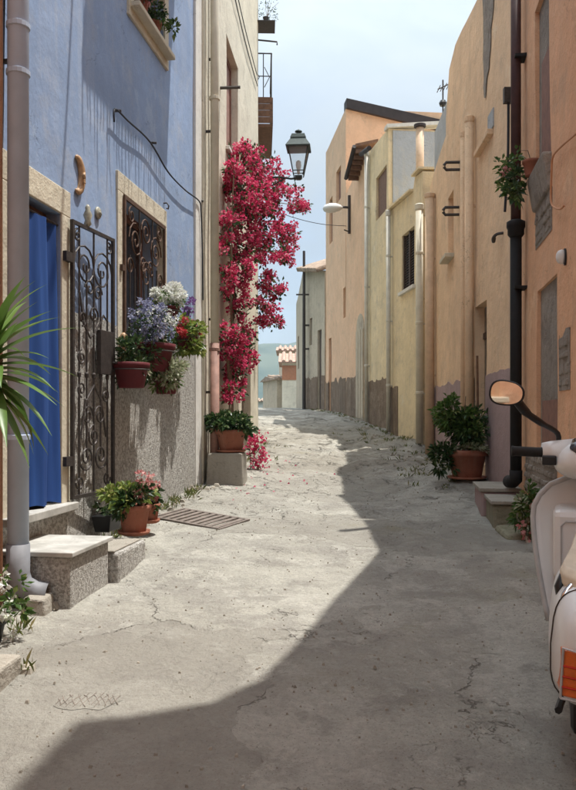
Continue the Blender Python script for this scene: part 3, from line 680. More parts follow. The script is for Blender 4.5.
foliage(q, 'leaf_pale', 130, (.05, 0, .2), (.12, .12, .10), .05, .02, 8, .3)
q = wall_pot(166, 394, .30, .125, .17, 'small dark red hanging pot with pale variegated leaves, lowest on the wall')
foliage(q, 'leaf_pale', 1000, (-.08, -.04, .20), (.27, .16, .13), .05, .022, 26, .3)
foliage(q, 'leaf_green', 260, (-.02, 0, .14), (.22, .14, .12), .045, .02, 14, .3)
q = wall_pot(169, 323, .22, .095, .16, 'upright dark red hanging pot full of white flowers beside the window')
foliage(q, 'white_petal', 1300, (.0, 0, .27), (.24, .16, .11), .028, .024, 30, .25, .3, 'flowers')
foliage(q, 'leaf_green', 380, (0, 0, .20), (.16, .13, .10), .05, .014, 16, .35)
q = wall_pot(187, 350, .20, .11, .14, 'hanging pot with bright green trailing leaves and red geraniums')
foliage(q, 'leaf_yellow', 900, (.06, 0, .14), (.36, .17, .21), .055, .035, 22, .28)
foliage(q, 'leaf_green', 420, (0, 0, .12), (.28, .16, .20), .05, .03, 18, .28)
foliage(q, 'red_petal', 260, (-.10, -.04, .20), (.22, .12, .16), .035, .03, 7, .18, .3, 'flowers')
foliage(q, 'white_petal', 120, (.06, -.04, .06), (.22, .12, .12), .025, .02, 9, .18, .3, 'flowers')
foliage(q, 'violet_petal', 240, (.15, 0, .46), (.15, .1, .13), .03, .024, 12, .22, .3, 'flowers')
stems(q, 0, (.05, 0, .14), [(.15, 0, .5), (.22, 0, .45), (.08, 0, .5), (.2, .03, .36)], .003, 'leaf_green')
x, z = B.hit(123, 284, .05); q = thing('terracotta_figure', 'small terracotta figure on the corner of the window sill', 'ornament', B.at(x, -.055, wz0), B.rz)
MB().lathe([(.045, 0), (.05, .02), (.03, .07), (.045, .13), (.05, .18), (.025, .22), (.03, .25), (.03, .28), (.008, .30)], 14, (0, 0, .0)).build('body', 'ceramic', q, smooth=True)
MB().tube([(-.06, 0, .17), (-.02, -.02, .20)], .014, 6).build('arm', 'ceramic', q); MB().tube([(.06, 0, .17), (.02, -.02, .20)], .014, 6).build('arm', 'ceramic', q)
# plants on the upper sill
for i, (px, lb) in enumerate(((142, 'clay pot with straggly reddish leaves on the upper window sill'), (155, 'clay pot with leafy green stems leaning off the upper window sill'))):
    x = B.x(px, .03); q = thing('sill_pot', lb, 'potted plant', B.at(x, -.02, uz0+.003), B.rz)
    MB().lathe(pot_prof(.075, .14), 20).build('pot', 'terracotta', q, smooth=True)
    foliage(q, 'leaf_dark', 180, (0, -.02, .24), (.13, .09, .14), .05, .025, 12, .35)
    foliage(q, 'leaf_green' if i else 'pink_petal', 140, (.03*i, -.05, .25), (.14, .10, .15), .05, .026, 9, .3)
    if i:
        stems(q, 0, (0, 0, .1), [(.22, -.12, .18), (.15, -.1, .3), (-.1, 0, .35)]); foliage(q, 'leaf_green', 50, (.24, -.13, .19), (.07, .05, .06), .06, .03)

# yucca, near left
yp = Vector((-1.36, 3.02, 0)); yp.z = gz(yp.x, yp.y)-.01
yu = pot('yucca_plant', 'yucca with long pointed green leaves near the drain pipe', yp, .14, .28); yu['category'] = 'plant'
MB().tube([(0, 0, .27), (.04, 0, .7), (.20, .02, 1.46)], [.05, .042, .035], 10).build('trunk', 'yucca_trunk', yu, smooth=True)
def blade(L_, w, a, e, bend, base):
    m = MB(); d = Vector((math.cos(a), math.sin(a), 0)); s = Vector((-math.sin(a), math.cos(a), 0)); p = Vector(base); el = e; N = 8
    for i in range(N+1):
        u = i/N; ww_ = w*(math.sin(PI*min(1, u*.8+.22))**.7)*(1-u)**.35 if i < N else .001
        n_ = -d*math.sin(el)+Vector((0, 0, 1))*math.cos(el)
        m.v += [tuple(p-s*ww_/2+n_*ww_*.18), tuple(p), tuple(p+s*ww_/2+n_*ww_*.18)]
        p = p+(d*math.cos(el)+Vector((0, 0, 1))*math.sin(el))*L_/N; el -= bend/N
    for i in range(N):
        for k in (0, 1): m.f.append((i*3+k, i*3+k+1, i*3+k+4, i*3+k+3))
    return m
for i in range(62):
    a = i*2.39996+random.uniform(-.2, .2); e = 1.25-2.2*(i/62)+random.uniform(-.15, .15)
    blade(random.uniform(.24, .37), random.uniform(.042, .058), a, e, random.uniform(.3, 1.0), (.20, .02, 1.54-.24*i/62)).build('leaf', 'yucca_leaf', yu, smooth=True)
# white flowering plant by the pipe
wp = on(B, -12, 606, .34); wp.z = gz(wp.x, wp.y)-.01
wpl = pot('flowering_plant', 'small plant with white flowers at the foot of the drain pipe', wp, .09, .13, 'black_plastic', False); wpl['category'] = 'plant'
foliage(wpl, 'leaf_green', 300, (.04, 0, .22), (.15, .14, .20), .045, .026, 18, .22)
foliage(wpl, 'white_petal', 160, (.06, -.02, .22), (.15, .12, .20), .03, .026, 14, .16, .3, 'flowers')
stems(wpl, 0, (0, 0, .1), [(.12, 0, .3), (-.1, 0, .33), (.02, -.1, .4), (.05, .1, .3)])

# drain grate in the street
gc = [(159.5, 520.5), (229, 531.7), (241, 520.5), (176, 512)]
def ground_hit(px, py):
    lo = 1.
    for k in np.arange(1.5, 40, .01):
        if EYE+(HY-py)/FPX*k <= gz((px-CX)/FPX*k, k, False): return Vector(((px-CX)/FPX*k, k, gz((px-CX)/FPX*k, k, False)))
ga, gb, gc_, gd = [ground_hit(*p) for p in gc]
cen = (ga+gb+gc_+gd)/4; ax = ((gb-ga)+(gc_-gd)); Lg = ax.length/2; ay = ((gd-ga)+(gc_-gb)); Wg = max(.34, ay.length/2)
yaw = math.atan2(ax.y, ax.x); ca, sa_ = math.cos(yaw), math.sin(yaw)
sX = (gz(cen.x+.3, cen.y)-gz(cen.x-.3, cen.y))/.6; sY = (gz(cen.x, cen.y+.3)-gz(cen.x, cen.y-.3))/.6
nn = Vector((-sX, -sY, 1)).normalized(); e1_ = Vector((ca, sa_, 0)); e1_ = (e1_-nn*e1_.dot(nn)).normalized(); e2_ = nn.cross(e1_)
zz = sum(gz(cen.x+i*.1, cen.y+j*.1) for i in range(-3, 4) for j in range(-2, 3))/35
gt = thing('drain_grate', 'rusty slotted iron drain grate set across the paving', 'grate')
gt.matrix_world = Matrix(((e1_.x, e2_.x, nn.x, cen.x), (e1_.y, e2_.y, nn.y, cen.y), (e1_.z, e2_.z, nn.z, zz-.004), (0, 0, 0, 1)))
GRATE = (cen.x, cen.y, yaw, Lg/2+.04, Wg/2+.04)
h_, w_ = Lg/2, Wg/2
MB().box(-h_, h_, -w_, -w_+.03, -.03, .02).box(-h_, h_, w_-.03, w_, -.03, .02).box(-h_, -h_+.03, -w_+.03, w_-.03, -.03, .02).box(h_-.03, h_, -w_+.03, w_-.03, -.03, .02).build('grate_frame', 'grate_iron', gt, bevel=.003)
MB().box(-h_+.03, h_-.03, -w_+.03, w_-.03, -.03, -.012).build('grate_dark', 'unlit_dark', gt)  # near-black sheet, shade between the bars put in as colour
for i in range(9):
    x = -h_+.03+(2*h_-.06)*(i+.5)/9; wb = (2*h_-.06)/9*.30
    MB().box(x-wb, x+wb, -w_+.03, w_-.03, -.012, .017).build('bar', 'grate_iron', gt)

# a broken, sunken patch in the paving, near left
bc = ground_hit(88, 706); q = thing('broken_paving_patch', 'worn crosshatched patch sunk in the sunlit concrete near the shadow edge', 'patch', (bc.x, bc.y, gz(bc.x, bc.y)), .1)
rnd = random.Random(9)
def gl_(x, y): return gz(bc.x+x*math.cos(.1)-y*math.sin(.1), bc.y+x*math.sin(.1)+y*math.cos(.1))-q.location.z
m = MB(); n = 16; pts = [(.17*math.cos(2*PI*k/n)*rnd.uniform(.62, 1.15), .10*math.sin(2*PI*k/n)*rnd.uniform(.62, 1.15)) for k in range(n)]
m.add([(0, 0, gl_(0, 0)+.004)]+[(x, y, gl_(x, y)+.002) for x, y in pts], [(0, 1+k, 1+(k+1) % n) for k in range(n)]).build('patch', 'street_concrete', q)
for fam in (0, 1):
    for i in range(9):
        o_ = -.12+.03*i+rnd.gauss(0, .004); hl_ = .075*math.sqrt(max(.05, 1-(o_/.15)**2)); a0_, a1_ = -hl_*rnd.uniform(.6, 1), hl_*rnd.uniform(.6, 1); pts = []
        for d in np.linspace(a0_, a1_, 5):
            x, y = (o_+d*.35, d) if fam == 0 else (o_-d*.35, d); pts.append((x+rnd.gauss(0, .002), y+rnd.gauss(0, .002), gl_(x, y)+.0035+.001*fam))
        MB().tube(pts, .0020, 4).build('wire', 'bare_stone', q)

# ------------------------------------------------------------------ LEFT: cream house
C = Fr(-1.03, 9.42, .08, 'L')
cr_ = C.root('cream_house', 'tall cream plastered house behind the bougainvillea', 'house')
c1 = C.x(258); vx0, vx1 = C.x(226), C.x(237.5)
va, vb = C.hit(228.5, 152)[1], C.hit(228.5, 41)[1]
# ground door hidden by the bougainvillea
cd = (C.x(241), C.x(250.5), gz(*C.at(2.8, 0, 0).xy)+.03, gz(*C.at(2.8, 0, 0).xy)+2.25)
CH = [(vx0, vx1, va, vb), cd]
shell(0, c1, .2, [(0, z_(9)), (c1, z_(9))], CH, 5, .22, 6.).build('wall', 'cream_plaster', cr_)
wf = MB().box(vx0, vx0+.06, .1, .16, va, vb).box(vx1-.06, vx1, .1, .16, va, vb).box(vx0+.06, vx1-.06, .1, .16, vb-.07, vb).box((vx0+vx1)/2-.03, (vx0+vx1)/2+.03, .1, .16, va, vb-.07).build('window_frame', 'wood_red', cr_)
for i in range(2):
    a = vx0+.06 if i == 0 else (vx0+vx1)/2+.03; b_ = (vx0+vx1)/2-.03 if i == 0 else vx1-.06
    MB().box(a, b_, .12, .14, va, vb-.07).build('shutter', 'rust_pipe', wf)
MB().box(vx0-.05, vx1+.05, -.06, .2, va-.05, va+.003).build('window_sill', 'white_trim', cr_, bevel=.006)
MB().box(cd[0], cd[1], .12, .16, cd[2], cd[3]).build('door', 'old_wood', cr_)
for i in range(4): x = cd[0]+(cd[1]-cd[0])*(i+.5)/4; MB().box(x-.08, x+.08, .10, .121, cd[2]+.05, cd[3]-.05).build('plank', 'old_wood', cr_)
# pipe at the joint of the two houses
pp = thing('joint_drain_pipe', 'cream drain pipe with a rusty red lower length between blue and cream houses', 'drain pipe', C.at(.13, -.11, 0), C.rz)
zb = gz(*C.at(.13, -.11, 0).xy)
zs = C.hit(208, 342, .1)[1]
MB().tube([(0, 0, zs), (0, 0, z_(8.8))], .052, 14).build('upper_pipe', 'beige_pipe', pp, smooth=True)
MB().tube([(0, 0, zs+.02), (0, 0, zb+.12), (.0, -.02, zb+.05), (.01, -.10, zb+.03)], .058, 14).build('lower_pipe', 'rust_pipe', pp, smooth=True)
for zc in (zs-.08, zs-1.0, z_(3.9), z_(6)): MB().lathe([(.058, 0), (.068, .005), (.068, .04), (.058, .045)], 14, (0, 0, zc)).build('collar', 'rust_pipe' if zc < zs else 'beige_pipe', pp)
for zc in (zs-.6, z_(3.5)): MB().box(-.01, .01, .0, .12, zc, zc+.03).build('clamp', 'iron', pp)
pq = thing('narrow_drain_pipe', 'narrow pinkish pipe on the cream house beside the bougainvillea', 'drain pipe', C.at(.36, -.06, 0), C.rz)
MB().tube([(0, 0, gz(*C.at(.36, -.06, 0).xy)+.02), (0, 0, C.hit(216, 250, .05)[1])], .038, 12).build('pipe', 'rust_pipe', pq, smooth=True)
MB().tube([(0, 0, C.hit(216, 250, .05)[1]), (0, 0, z_(8.8))], .036, 12).build('upper_pipe', 'beige_pipe', pq, smooth=True)
for zc in (z_(1.2), z_(4.5)): MB().box(-.01, .01, .0, .07, zc, zc+.03).build('clamp', 'iron', pq)
MB().tube([(C.x(220), .05, C.hit(222, 93)[1]), (C.x(220), -.28, C.hit(222, 93)[1])], .022, 8).build('iron_bar', 'iron', cr_)
for k, (a, b_) in enumerate((((229, -30), (257.5, 86)), ((226, -60), (257, 75)))):
    pts = []
    for i in range(8):
        u = i/7; px = a[0]+(b_[0]-a[0])*u; py = a[1]+(b_[1]-a[1])*u+6*math.sin(PI*u); x, z = C.hit(px, py, .03); pts.append(C.at(x, -.03, z))
    cable('facade_cable', ('thin grey cable slanting down the cream facade', 'second thin cable above the slanting cable on the cream facade')[k], pts, .009, 'cable_black')
# block and pot under the bougainvillea
bp = on(C, 229, 486, .30); bz = gz(bp.x, bp.y)
bl = thing('concrete_block', 'rough concrete block beside the rusty pipe carrying a pot', 'block', (bp.x, bp.y, bz-.03), C.rz)
zt = C.hit(228, 453, .30)[1]-bz+.03
MB().hexa([(-.16, -.20, 0), (.30, -.19, 0), (.31, .26, 0), (-.16, .26, 0)], [(-.15, -.18, zt), (.28, -.18, zt), (.29, .24, zt), (-.15, .24, zt)]).build('block', 'step_concrete', bl, bevel=.02)
bt = pot('leafy_pot', 'terracotta pot of dense dark leaves on the concrete block', (bp.x+.02, bp.y+.05, bz-.03+zt), .19, .27)
foliage(bt, 'leaf_dark', 1500, (.02, 0, .36), (.30, .27, .15), .065, .045, 40, .3)
foliage(bt, 'leaf_pale', 60, (.02, -.05, .36), (.28, .25, .14), .04, .03)
# bougainvillea climbing the facade
bgb = C.at(.75, -.10, 0); bgb.z = gz(bgb.x, bgb.y)-.02
bg_ = thing('bougainvillea', 'large magenta bougainvillea climbing the cream house up to the street lantern', 'climbing plant', bgb)
def BP(px, py, out): return on(C, px, py, out)-bgb
m = MB()
for off in (0, .05, -.05):
    pts = [Vector((off, off*.5, 0)), BP(231+off*30, 415, .12), BP(230-off*40, 360, .14), BP(233+off*40, 300, .15), BP(231, 240, .16), BP(236+off*60, 190, .18), BP(240+off*100, 155, .2)]
    m.tube(smooth_path(pts, 4), [.022]*9+[.016]*8+[.010]*8, 7)
for a, b_, c in (((233, 300, .15), (256, 300, .4), (270, 320, .55)), ((236, 190, .18), (265, 200, .5), (295, 205, .75)), ((238, 170, .2), (262, 165, .45), (285, 180, .6)), ((232, 240, .16), (262, 250, .5), (280, 255, .7))):
    m.tube(smooth_path([BP(*a), BP(*b_), BP(*c)], 5), .007, 5)
m.build('trunk', 'bark', bg_, smooth=True)['kind'] = 'stuff'
Pm, Dm, Pl, Dl = [], [], [], []
# (px, py, out, rx along view right, rz, n)
CL = [(246, 160, .25, .22, .24, 13), (262, 172, .40, .28, .28, 16), (238, 185, .20, .18, .30, 12), (258, 195, .45, .36, .30, 20), (282, 188, .62, .30, .22, 14), (296, 205, .75, .18, .15, 8),
      (240, 215, .25, .22, .30, 14), (262, 222, .50, .32, .26, 18), (284, 232, .65, .24, .18, 10), (244, 245, .28, .26, .28, 15), (266, 250, .52, .28, .24, 15), (286, 256, .7, .17, .15, 8), (240, 275, .25, .20, .24, 11), (268, 280, .5, .22, .16, 8),
      (276, 292, .6, .15, .13, 7), (266, 306, .5, .20, .14, 7), (272, 322, .55, .17, .10, 6), (262, 318, .4, .1, .12, 3), (236, 305, .2, .15, .26, 8), (229, 335, .16, .10, .3, 7), (234, 350, .2, .17, .26, 11), (246, 352, .3, .17, .20, 9), (238, 372, .22, .19, .20, 11), (232, 390, .2, .13, .16, 6), (303, 208, .80, .12, .12, 6), (290, 243, .7, .14, .12, 5), (250, 150, .3, .18, .12, 7), (272, 205, .55, .25, .2, 10), (226, 270, .15, .1, .35, 6), (227, 230, .15, .1, .3, 6), (232, 170, .15, .12, .2, 6), (247, 330, .3, .1, .1, 3)]
for px, py, ou, rx, rz_, n in CL:
    c0 = BP(px, py, ou)
    for k in range(int(n*1.85)):
        d = RNG.normal(size=3); d /= np.linalg.norm(d); c = np.array(c0)+d*np.array([rx, rx*1.1, rz_])*1.12*RNG.random()**.45
        N = 32; dd = RNG.normal(size=(N, 3)); dd /= np.linalg.norm(dd, axis=1, keepdims=True)
        Pm.append(c+dd*.075*RNG.random((N, 1))); Dm.append(dd+d*.5)
        if k % 2 == 0:
            N = 9; dd = RNG.normal(size=(N, 3)); Pl.append(c+dd*.05-d*.05); Dl.append(dd+np.array([0, 0, -.2]))
Pm = np.concatenate(Pm); Dm = np.concatenate(Dm); Pl = np.concatenate(Pl); Dl = np.concatenate(Dl)
leaves('bracts', 'magenta_bract', bg_, Pm, Dm, .030+.016*RNG.random(len(Pm)), .036+.016*RNG.random(len(Pm)), .22)
leaves('foliage', 'leaf_dark', bg_, Pl, Dl, .06+.03*RNG.random(len(Pl)), .035+.012*RNG.random(len(Pl)), .15)
# a low flowering shoot beside the block
lp = on(C, 252, 462, .42); lp.z = gz(lp.x, lp.y)-.01
ls = thing('bougainvillea_shoot', 'low shoot of red bougainvillea growing beside the concrete block', 'plant', lp)
tips = [(.10, 0, .42), (.02, -.05, .3), (.16, -.05, .22), (-.02, .05, .4), (.08, -.1, .12)]
stems(ls, 0, (0, 0, 0), tips)
P = np.concatenate([np.array(tp)+RNG.normal(size=(60, 3))*.05 for tp in tips]); leaves('bracts', 'magenta_bract', ls, P, RNG.normal(size=P.shape), .045, .04)
foliage(ls, 'leaf_dark', 60, (.05, 0, .22), (.12, .1, .18), .05, .03)
# street lantern on its arm
lp = Vector(((298.5-CX)/FPX*12.3, 12.3, 0)); lz = EYE+(HY-178)/FPX*12.3
ln = thing('street_lantern', 'dark green four sided street lantern on a wall arm above the bougainvillea', 'street lamp', (lp.x, lp.y, lz), C.rz)
wallx = None
# local frame: y points into the wall (left), build arm along +y
arm_len = (C.o.dot(C.n)-Vector((lp.x, lp.y)).dot(C.n)); wl = abs(arm_len)
MB().tube([(0, 0, 0), (0, .12, -.01), (0, .3, .02), (0, wl+.03, .02)], [.02, .016, .016, .018], 8).build('arm', 'lamp_green', ln, smooth=True)
MB().tube(smooth_path([(0, .2, .01), (0, .45, -.12), (0, .75, -.22), (0, wl+.02, -.30)], 4), .011, 6).build('brace', 'lamp_green', ln)
MB().box(-.05, .05, wl-.01, wl+.03, -.4, .12).build('wall_plate', 'lamp_green', ln, bevel=.004)
sq = lambda w, z: [(-w, -w, z), (w, -w, z), (w, w, z), (-w, w, z)]
MB().loft([sq(.03, -.03), sq(.055, 0), sq(.06, .03)]).build('base_cup', 'lamp_green', ln)
for (a, b_) in ((-1, -1), (1, -1), (1, 1), (-1, 1)): MB().tube([(a*.075, b_*.075, .03), (a*.155, b_*.155, .46)], .009, 5).build('frame_bar', 'lamp_green', ln)
MB().tube([(-.085, -.085, .10), (.085, -.085, .10), (.085, .085, .10), (-.085, .085, .10), (-.085, -.085, .10)], .008, 5).build('lower_ring', 'lamp_green', ln)
for k in range(4):
    o = MB().add([(-.075, -.073, .035), (.075, -.073, .035), (.15, -.15, .455), (-.15, -.15, .455)], [(0, 1, 2, 3)]).build('pane', 'clear_glass', ln); o.rotation_euler = (0, 0, k*PI/2)
MB().loft([sq(.19, .455), sq(.195, .475), sq(.12, .60), sq(.11, .60)]).build('hood', 'lamp_green', ln)
MB().loft([sq(.12, .595), sq(.125, .615), sq(.10, .68), sq(.03, .70)]).build('crown', 'lamp_green', ln)
MB().lathe([(.02, .69), (.02, .72), (.06, .735), (.055, .75), (.015, .765), (.005, .78)], 12).build('finial', 'lamp_green', ln)
MB().lathe([(.02, .06), (.025, .10), (.045, .2), (.04, .26), (.01, .28)], 10).build('bulb', 'white_trim', ln, smooth=True)
# house with balcony behind
Dh = Fr(-.70, 14.72, -.035, 'L')
dhr = Dh.root('balcony_house', 'pale house with a small wooden balcony beyond the cream house', 'house')
shell(0, 4.4, .2, [(0, z_(9.6)), (4.4, z_(9.6))], [(1.0, 1.9, z_(5.75), z_(7.9))], 5, .2, 9.).build('wall', 'cream_plaster', dhr)
MB().box(1.0, 1.9, .08, .12, z_(5.75), z_(7.9)).build('balcony_door', 'wood_brown', dhr)
bz0, bz1 = z_(5.70), z_(6.28)
bl_ = MB().box(.5, 2.4, -.40, 0, bz0, bz0+.06).build('balcony_floor', 'wood_brown', dhr)
for i in range(4):
    z = bz0+.06+(bz1-bz0-.06)*i/4; MB().box(.5, 2.4, -.42, -.39, z+.01, z+.13).build('plank', 'wood_brown', bl_)
    MB().box(.48, .50, -.40, 0, z+.01, z+.13).build('plank', 'wood_brown', bl_)
for i in range(8): x = .52+1.86*i/7; MB().tube([(x, -.39, bz1), (x, -.39, z_(7.15))], .010, 5).build('baluster', 'iron', bl_)
for i in range(3): y = -.39+.16*i; MB().tube([(.5, y, bz1), (.5, y, z_(7.15))], .010, 5).build('baluster', 'iron', bl_)
for i in range(2): MB().tube([(.5, -.05-.2*i, bz1+.2), (.5, -.15-.2*i, bz1+.4), (.5, -.05-.2*i, bz1+.6)], .008, 5).build('scroll', 'iron', bl_)
MB().tube([(.5, 0, z_(7.15)), (.5, -.39, z_(7.15)), (2.4, -.39, z_(7.15))], .016, 6).build('handrail', 'iron', bl_)
MB().tube([(.5, 0, z_(6.7)), (.5, -.39, z_(6.7))], .010, 6).build('rail', 'iron', bl_)
MB().tube([(.45, 0, z_(7.40)), (.45, -.5, z_(7.36)), (.45, -.5, z_(7.30))], .016, 6).build('iron_bar', 'iron', dhr)
q = thing('balcony_shelf_plant', 'sparse dark plant on an iron shelf above the wooden balcony', 'potted plant', Dh.at(.3, -.28, z_(7.66)), Dh.rz)
MB().box(-.1, .4, -.18, .29, -.015, 0).build('shelf', 'iron', q)
MB().lathe(pot_prof(.06, .10), 14).build('pot', 'iron', q)
foliage(q, 'leaf_dark', 190, (.0, -.05, .22), (.34, .26, .2), .04, .018, 30, .3)
stems(q, 0, (0, 0, .1), [(.2, -.1, .5), (-.2, -.1, .45), (0, -.25, .4), (.1, 0, .5)])

# ------------------------------------------------------------------ RIGHT: orange house with stone openings
R = Fr(1.17, 0, .15, 'R')          # x runs towards the camera, so x = -distance
rr = R.root('orange_house', 'shaded orange plastered house with bare stone patches beside the scooter', 'house')
rx = R.x
Yx = lambda Y: -Y*1.0112
top = [(Yx(7.83), z_(4.72)), (Yx(6.6), z_(3.98)), (Yx(6.5), z_(3.95)), (Yx(5.4), z_(4.75)), (Yx(4.2), z_(5.5)), (Yx(4.0), z_(6.1)), (Yx(3.98), z_(7.9)), (12, z_(7.9))]
h1 = (rx(536), rx(550.5), R.hit(536, 196)[1]+.10, R.hit(534, 40)[1])
h2 = (rx(537), rx(557), R.hit(545, 470)[1], R.hit(536, 299)[1])
h1 = (rx(536), rx(550.5), z_(2.10), z_(3.55)); h2 = (rx(537.5), rx(557), z_(-.55), z_(1.08))
h3 = (-1.2, -.2, z_(-1.40), z_(.8)); h4 = (1.0, 2.0, z_(-.2), z_(1.2))
shell(Yx(7.83), 12, -1.4, top, [h1, h2, h3, h4], 5, .12, 12.).build('wall', 'orange_plaster', rr)
MB().box(h1[0], h1[1], .03, .10, h1[2], h1[3]).build('window_infill', 'bare_stone', rr)
sh_ = MB().box(h1[0]+.22, h1[1]-.02, .012, .029, h1[2]+.02, h1[3]-.55).build('shutter', 'wood_red', rr)
sl0, sl1 = h1[0]-.08, h1[1]+.02
MB().hexa([(sl0, -.02, h1[2]-.30), (sl1, -.02, h1[2]-.30), (sl1, .2, h1[2]-.30), (sl0, .2, h1[2]-.30)], [(sl0, -.07, h1[2]), (sl1, -.07, h1[2]), (sl1, .2, h1[2]), (sl0, .2, h1[2])]).build('window_sill', 'bare_stone', rr, bevel=.02)
MB().box(h2[0], h2[1], .03, .10, h2[2], h2[3]).build('door_infill', 'bare_stone', rr)
MB().box(h2[0]+.16, h2[1]-.02, .012, .029, h2[2]+.02, z_(.12)).build('door_panel', 'wood_red', rr)
MB().box(h3[0], h3[1], .06, .12, h3[2], h3[3]).build('door', 'wood_brown', rr); MB().box(h4[0], h4[1], .06, .12, h4[2], h4[3]).build('shutter', 'wood_brown', rr)
# bare stone patches: stones proud of a bed
def stone_patch(x0, x1, z0, z1, sk, seed, n):
    rnd = random.Random(seed); bed = plate(x0, x1, z0, z1, .006, 12., .15, .08).build('bare_patch', 'bare_stone', rr)
    z = z0+.02
    while z < z1-.06:
        hgt = rnd.uniform(.07, .13); x = x0+.015
        while x < x1-.05:
            w = min(rnd.uniform(.10, .24), x1-.01-x); y = wob(x, z, 12.); e = rnd.uniform(.01, .03)
            if w > .04: MB().hexa([(x, y+.02, z), (x+w-.015, y+.02, z+.004), (x+w-.015, y+.02, z+hgt-.015), (x, y+.02, z+hgt-.02)],
                      [(x+.012, y-e, z+.012), (x+w-.028, y-e*.8, z+.014), (x+w-.03, y-e, z+hgt-.028), (x+.014, y-e*.7, z+hgt-.03)]).build('stone', 'bare_stone', bed, bevel=.008)
            x += w
        z += hgt
stone_patch(rx(535.5), rx(552), z_(1.46), z_(1.80), 0, 3, 0)
stone_patch(rx(559), rx(570), z_(.18), z_(.60), 0, 4, 0)
stone_patch(rx(526), rx(556), z_(-.72), z_(-.36), 0, 5, 0)
x, z = R.hit(560, 257, .04); q = thing('wall_lamp', 'small white oval bulkhead lamp on the orange wall', 'lamp', R.at(x, -.0, z), R.rz)
o = MB().lathe([(.055, 0), (.06, .02), (.05, .05), (.03, .065), (.004, .07)], 16).build('shade', 'lamp_white', q, smooth=True); o.rotation_euler = (PI/2, 0, 0); o.scale = (.45, .9, .8); o.location = (0, -.012, 0)
o = MB().lathe([(.065, 0), (.065, .015), (.004, .017)], 16).build('back_plate', 'black_plastic', q); o.rotation_euler = (PI/2, 0, 0); o.scale = (.5, .95, .8)
# pot hanging off the sill
x, z = R.hit(526, 160, .25); q = thing('sill_bush', 'small leafy green bush in a pot on the orange house window sill', 'potted plant', R.at(h1[0]+.03, -.04, h1[2]), R.rz)
MB().lathe(pot_prof(.08, .14), 16).build('pot', 'terracotta', q, smooth=True)
foliage(q, 'leaf_green', 210, (-.14, -.15, .05), (.20, .14, .24), .06, .035, 13, .28)
foliage(q, 'leaf_dark', 150, (-.12, -.12, -.03), (.18, .12, .20), .06, .035, 9, .28)
foliage(q, 'pink_petal', 25, (-.14, -.2, .07), (.06, .03, .05), .05, .045, 3, .3, name='flowers')
stems(q, 0, (0, 0, .12), [(-.2, -.15, .2), (-.2, -.15, -.1), (-.05, -.1, .25)])
pts = [on(R, *p) for p in ((590, 118, .03), (577, 133, .03), (562, 146, .03), (553, 157, .03), (551.5, 175, .03), (551, 200, .03), (554, 207, .03), (560, 209, .03), (564, 206, .03))]
cable('orange_cable', 'painted orange cable looping down the orange wall', pts, .008, 'cable_peach')
# black drain pipe between the two houses
bpx = on(R, 516, 300, .09); q = thing('black_drain_pipe', 'tall dark brown and black drain pipe between orange and peach houses', 'drain pipe', (bpx.x, bpx.y, 0), R.rz)
zb = R.hit(510, 483, .09)[1]; zc_ = R.hit(518, 224, .09)[1]
MB().tube([(0, 0, zb+.12), (0, 0, zc_)], .055, 16).build('lower_pipe', 'black_paint', q, smooth=True)
MB().tube([(0, 0, zc_-.02), (0, 0, z_(4.9))], .048, 16).build('upper_pipe', 'brown_pipe', q, smooth=True)
MB().lathe([(.055, -.1), (.078, -.07), (.078, -.02), (.088, 0), (.088, .05), (.07, .06), (.05, .07)], 16, (0, 0, zc_)).build('collar', 'black_paint', q, smooth=True)
MB().tube([(0, 0, zb+.16), (0, 0, zb+.07), (-.05, -.02, zb+.045), (-.14, -.05, zb+.04)], .062, 14).build('foot', 'black_paint', q, smooth=True)
for zz in (z_(1.2), z_(3.4)): MB().box(-.07, .10, -.02, .09, zz, zz+.025).build('clamp', 'black_paint', q)

# ------------------------------------------------------------------ RIGHT: peach house
Pf = Fr(2.37, 7.90, .05, 'R'); px = Pf.x
ph = Pf.root('peach_house', 'tall weathered peach plastered house with a pink base band', 'house')
end = px(430)
Px = lambda Y: -(Y-7.9)*1.00125
top = [(end, z_(4.35)), (px(437), z_(4.5)), (px(446), z_(4.62)), (px(446), z_(4.9)), (px(449.5), z_(5.55)), (px(455), z_(5.68)), (px(462), z_(5.62)), (px(476), z_(5.45)), (px(500), z_(5.2)), (0, z_(4.9))]
d2 = (px(475.5), px(487), z_(-.62), z_(1.42)); s2 = (px(448.3), px(453.5), Pf.hit(450, 258)[1], Pf.hit(450, 196)[1]); s3 = (px(473.5), px(477.5), z_(3.35), z_(3.62))
shell(end, -.01, 0, top, [d2, s2], 5, .22, 15.).build('wall', 'peach_plaster', ph)
plate(end+.02, d2[0], .1, z_(.50), .013, 15., .07, .05).build('dado', 'pink_dado', ph); plate(d2[1], -.02, .1, z_(.50), .013, 15., .07, .05).build('dado', 'pink_dado', ph)
MB().box(d2[0], d2[1], .12, .17, d2[2], d2[3]).build('door', 'old_wood', ph)
MB().box(d2[0]+.0, d2[1], .10, .119, z_(1.0), z_(1.08)).build('door_rail', 'shutter_brown', ph)
MB().box(s2[0], s2[1], .12, .16, s2[2], s2[3]).build('shutter', 'peach_plaster', ph)
MB().box(s2[0]-.04, s2[1]+.05, -.14, .1, s2[2]-.06, s2[2]+.004).build('window_sill', 'cream_trim', ph, bevel=.01)
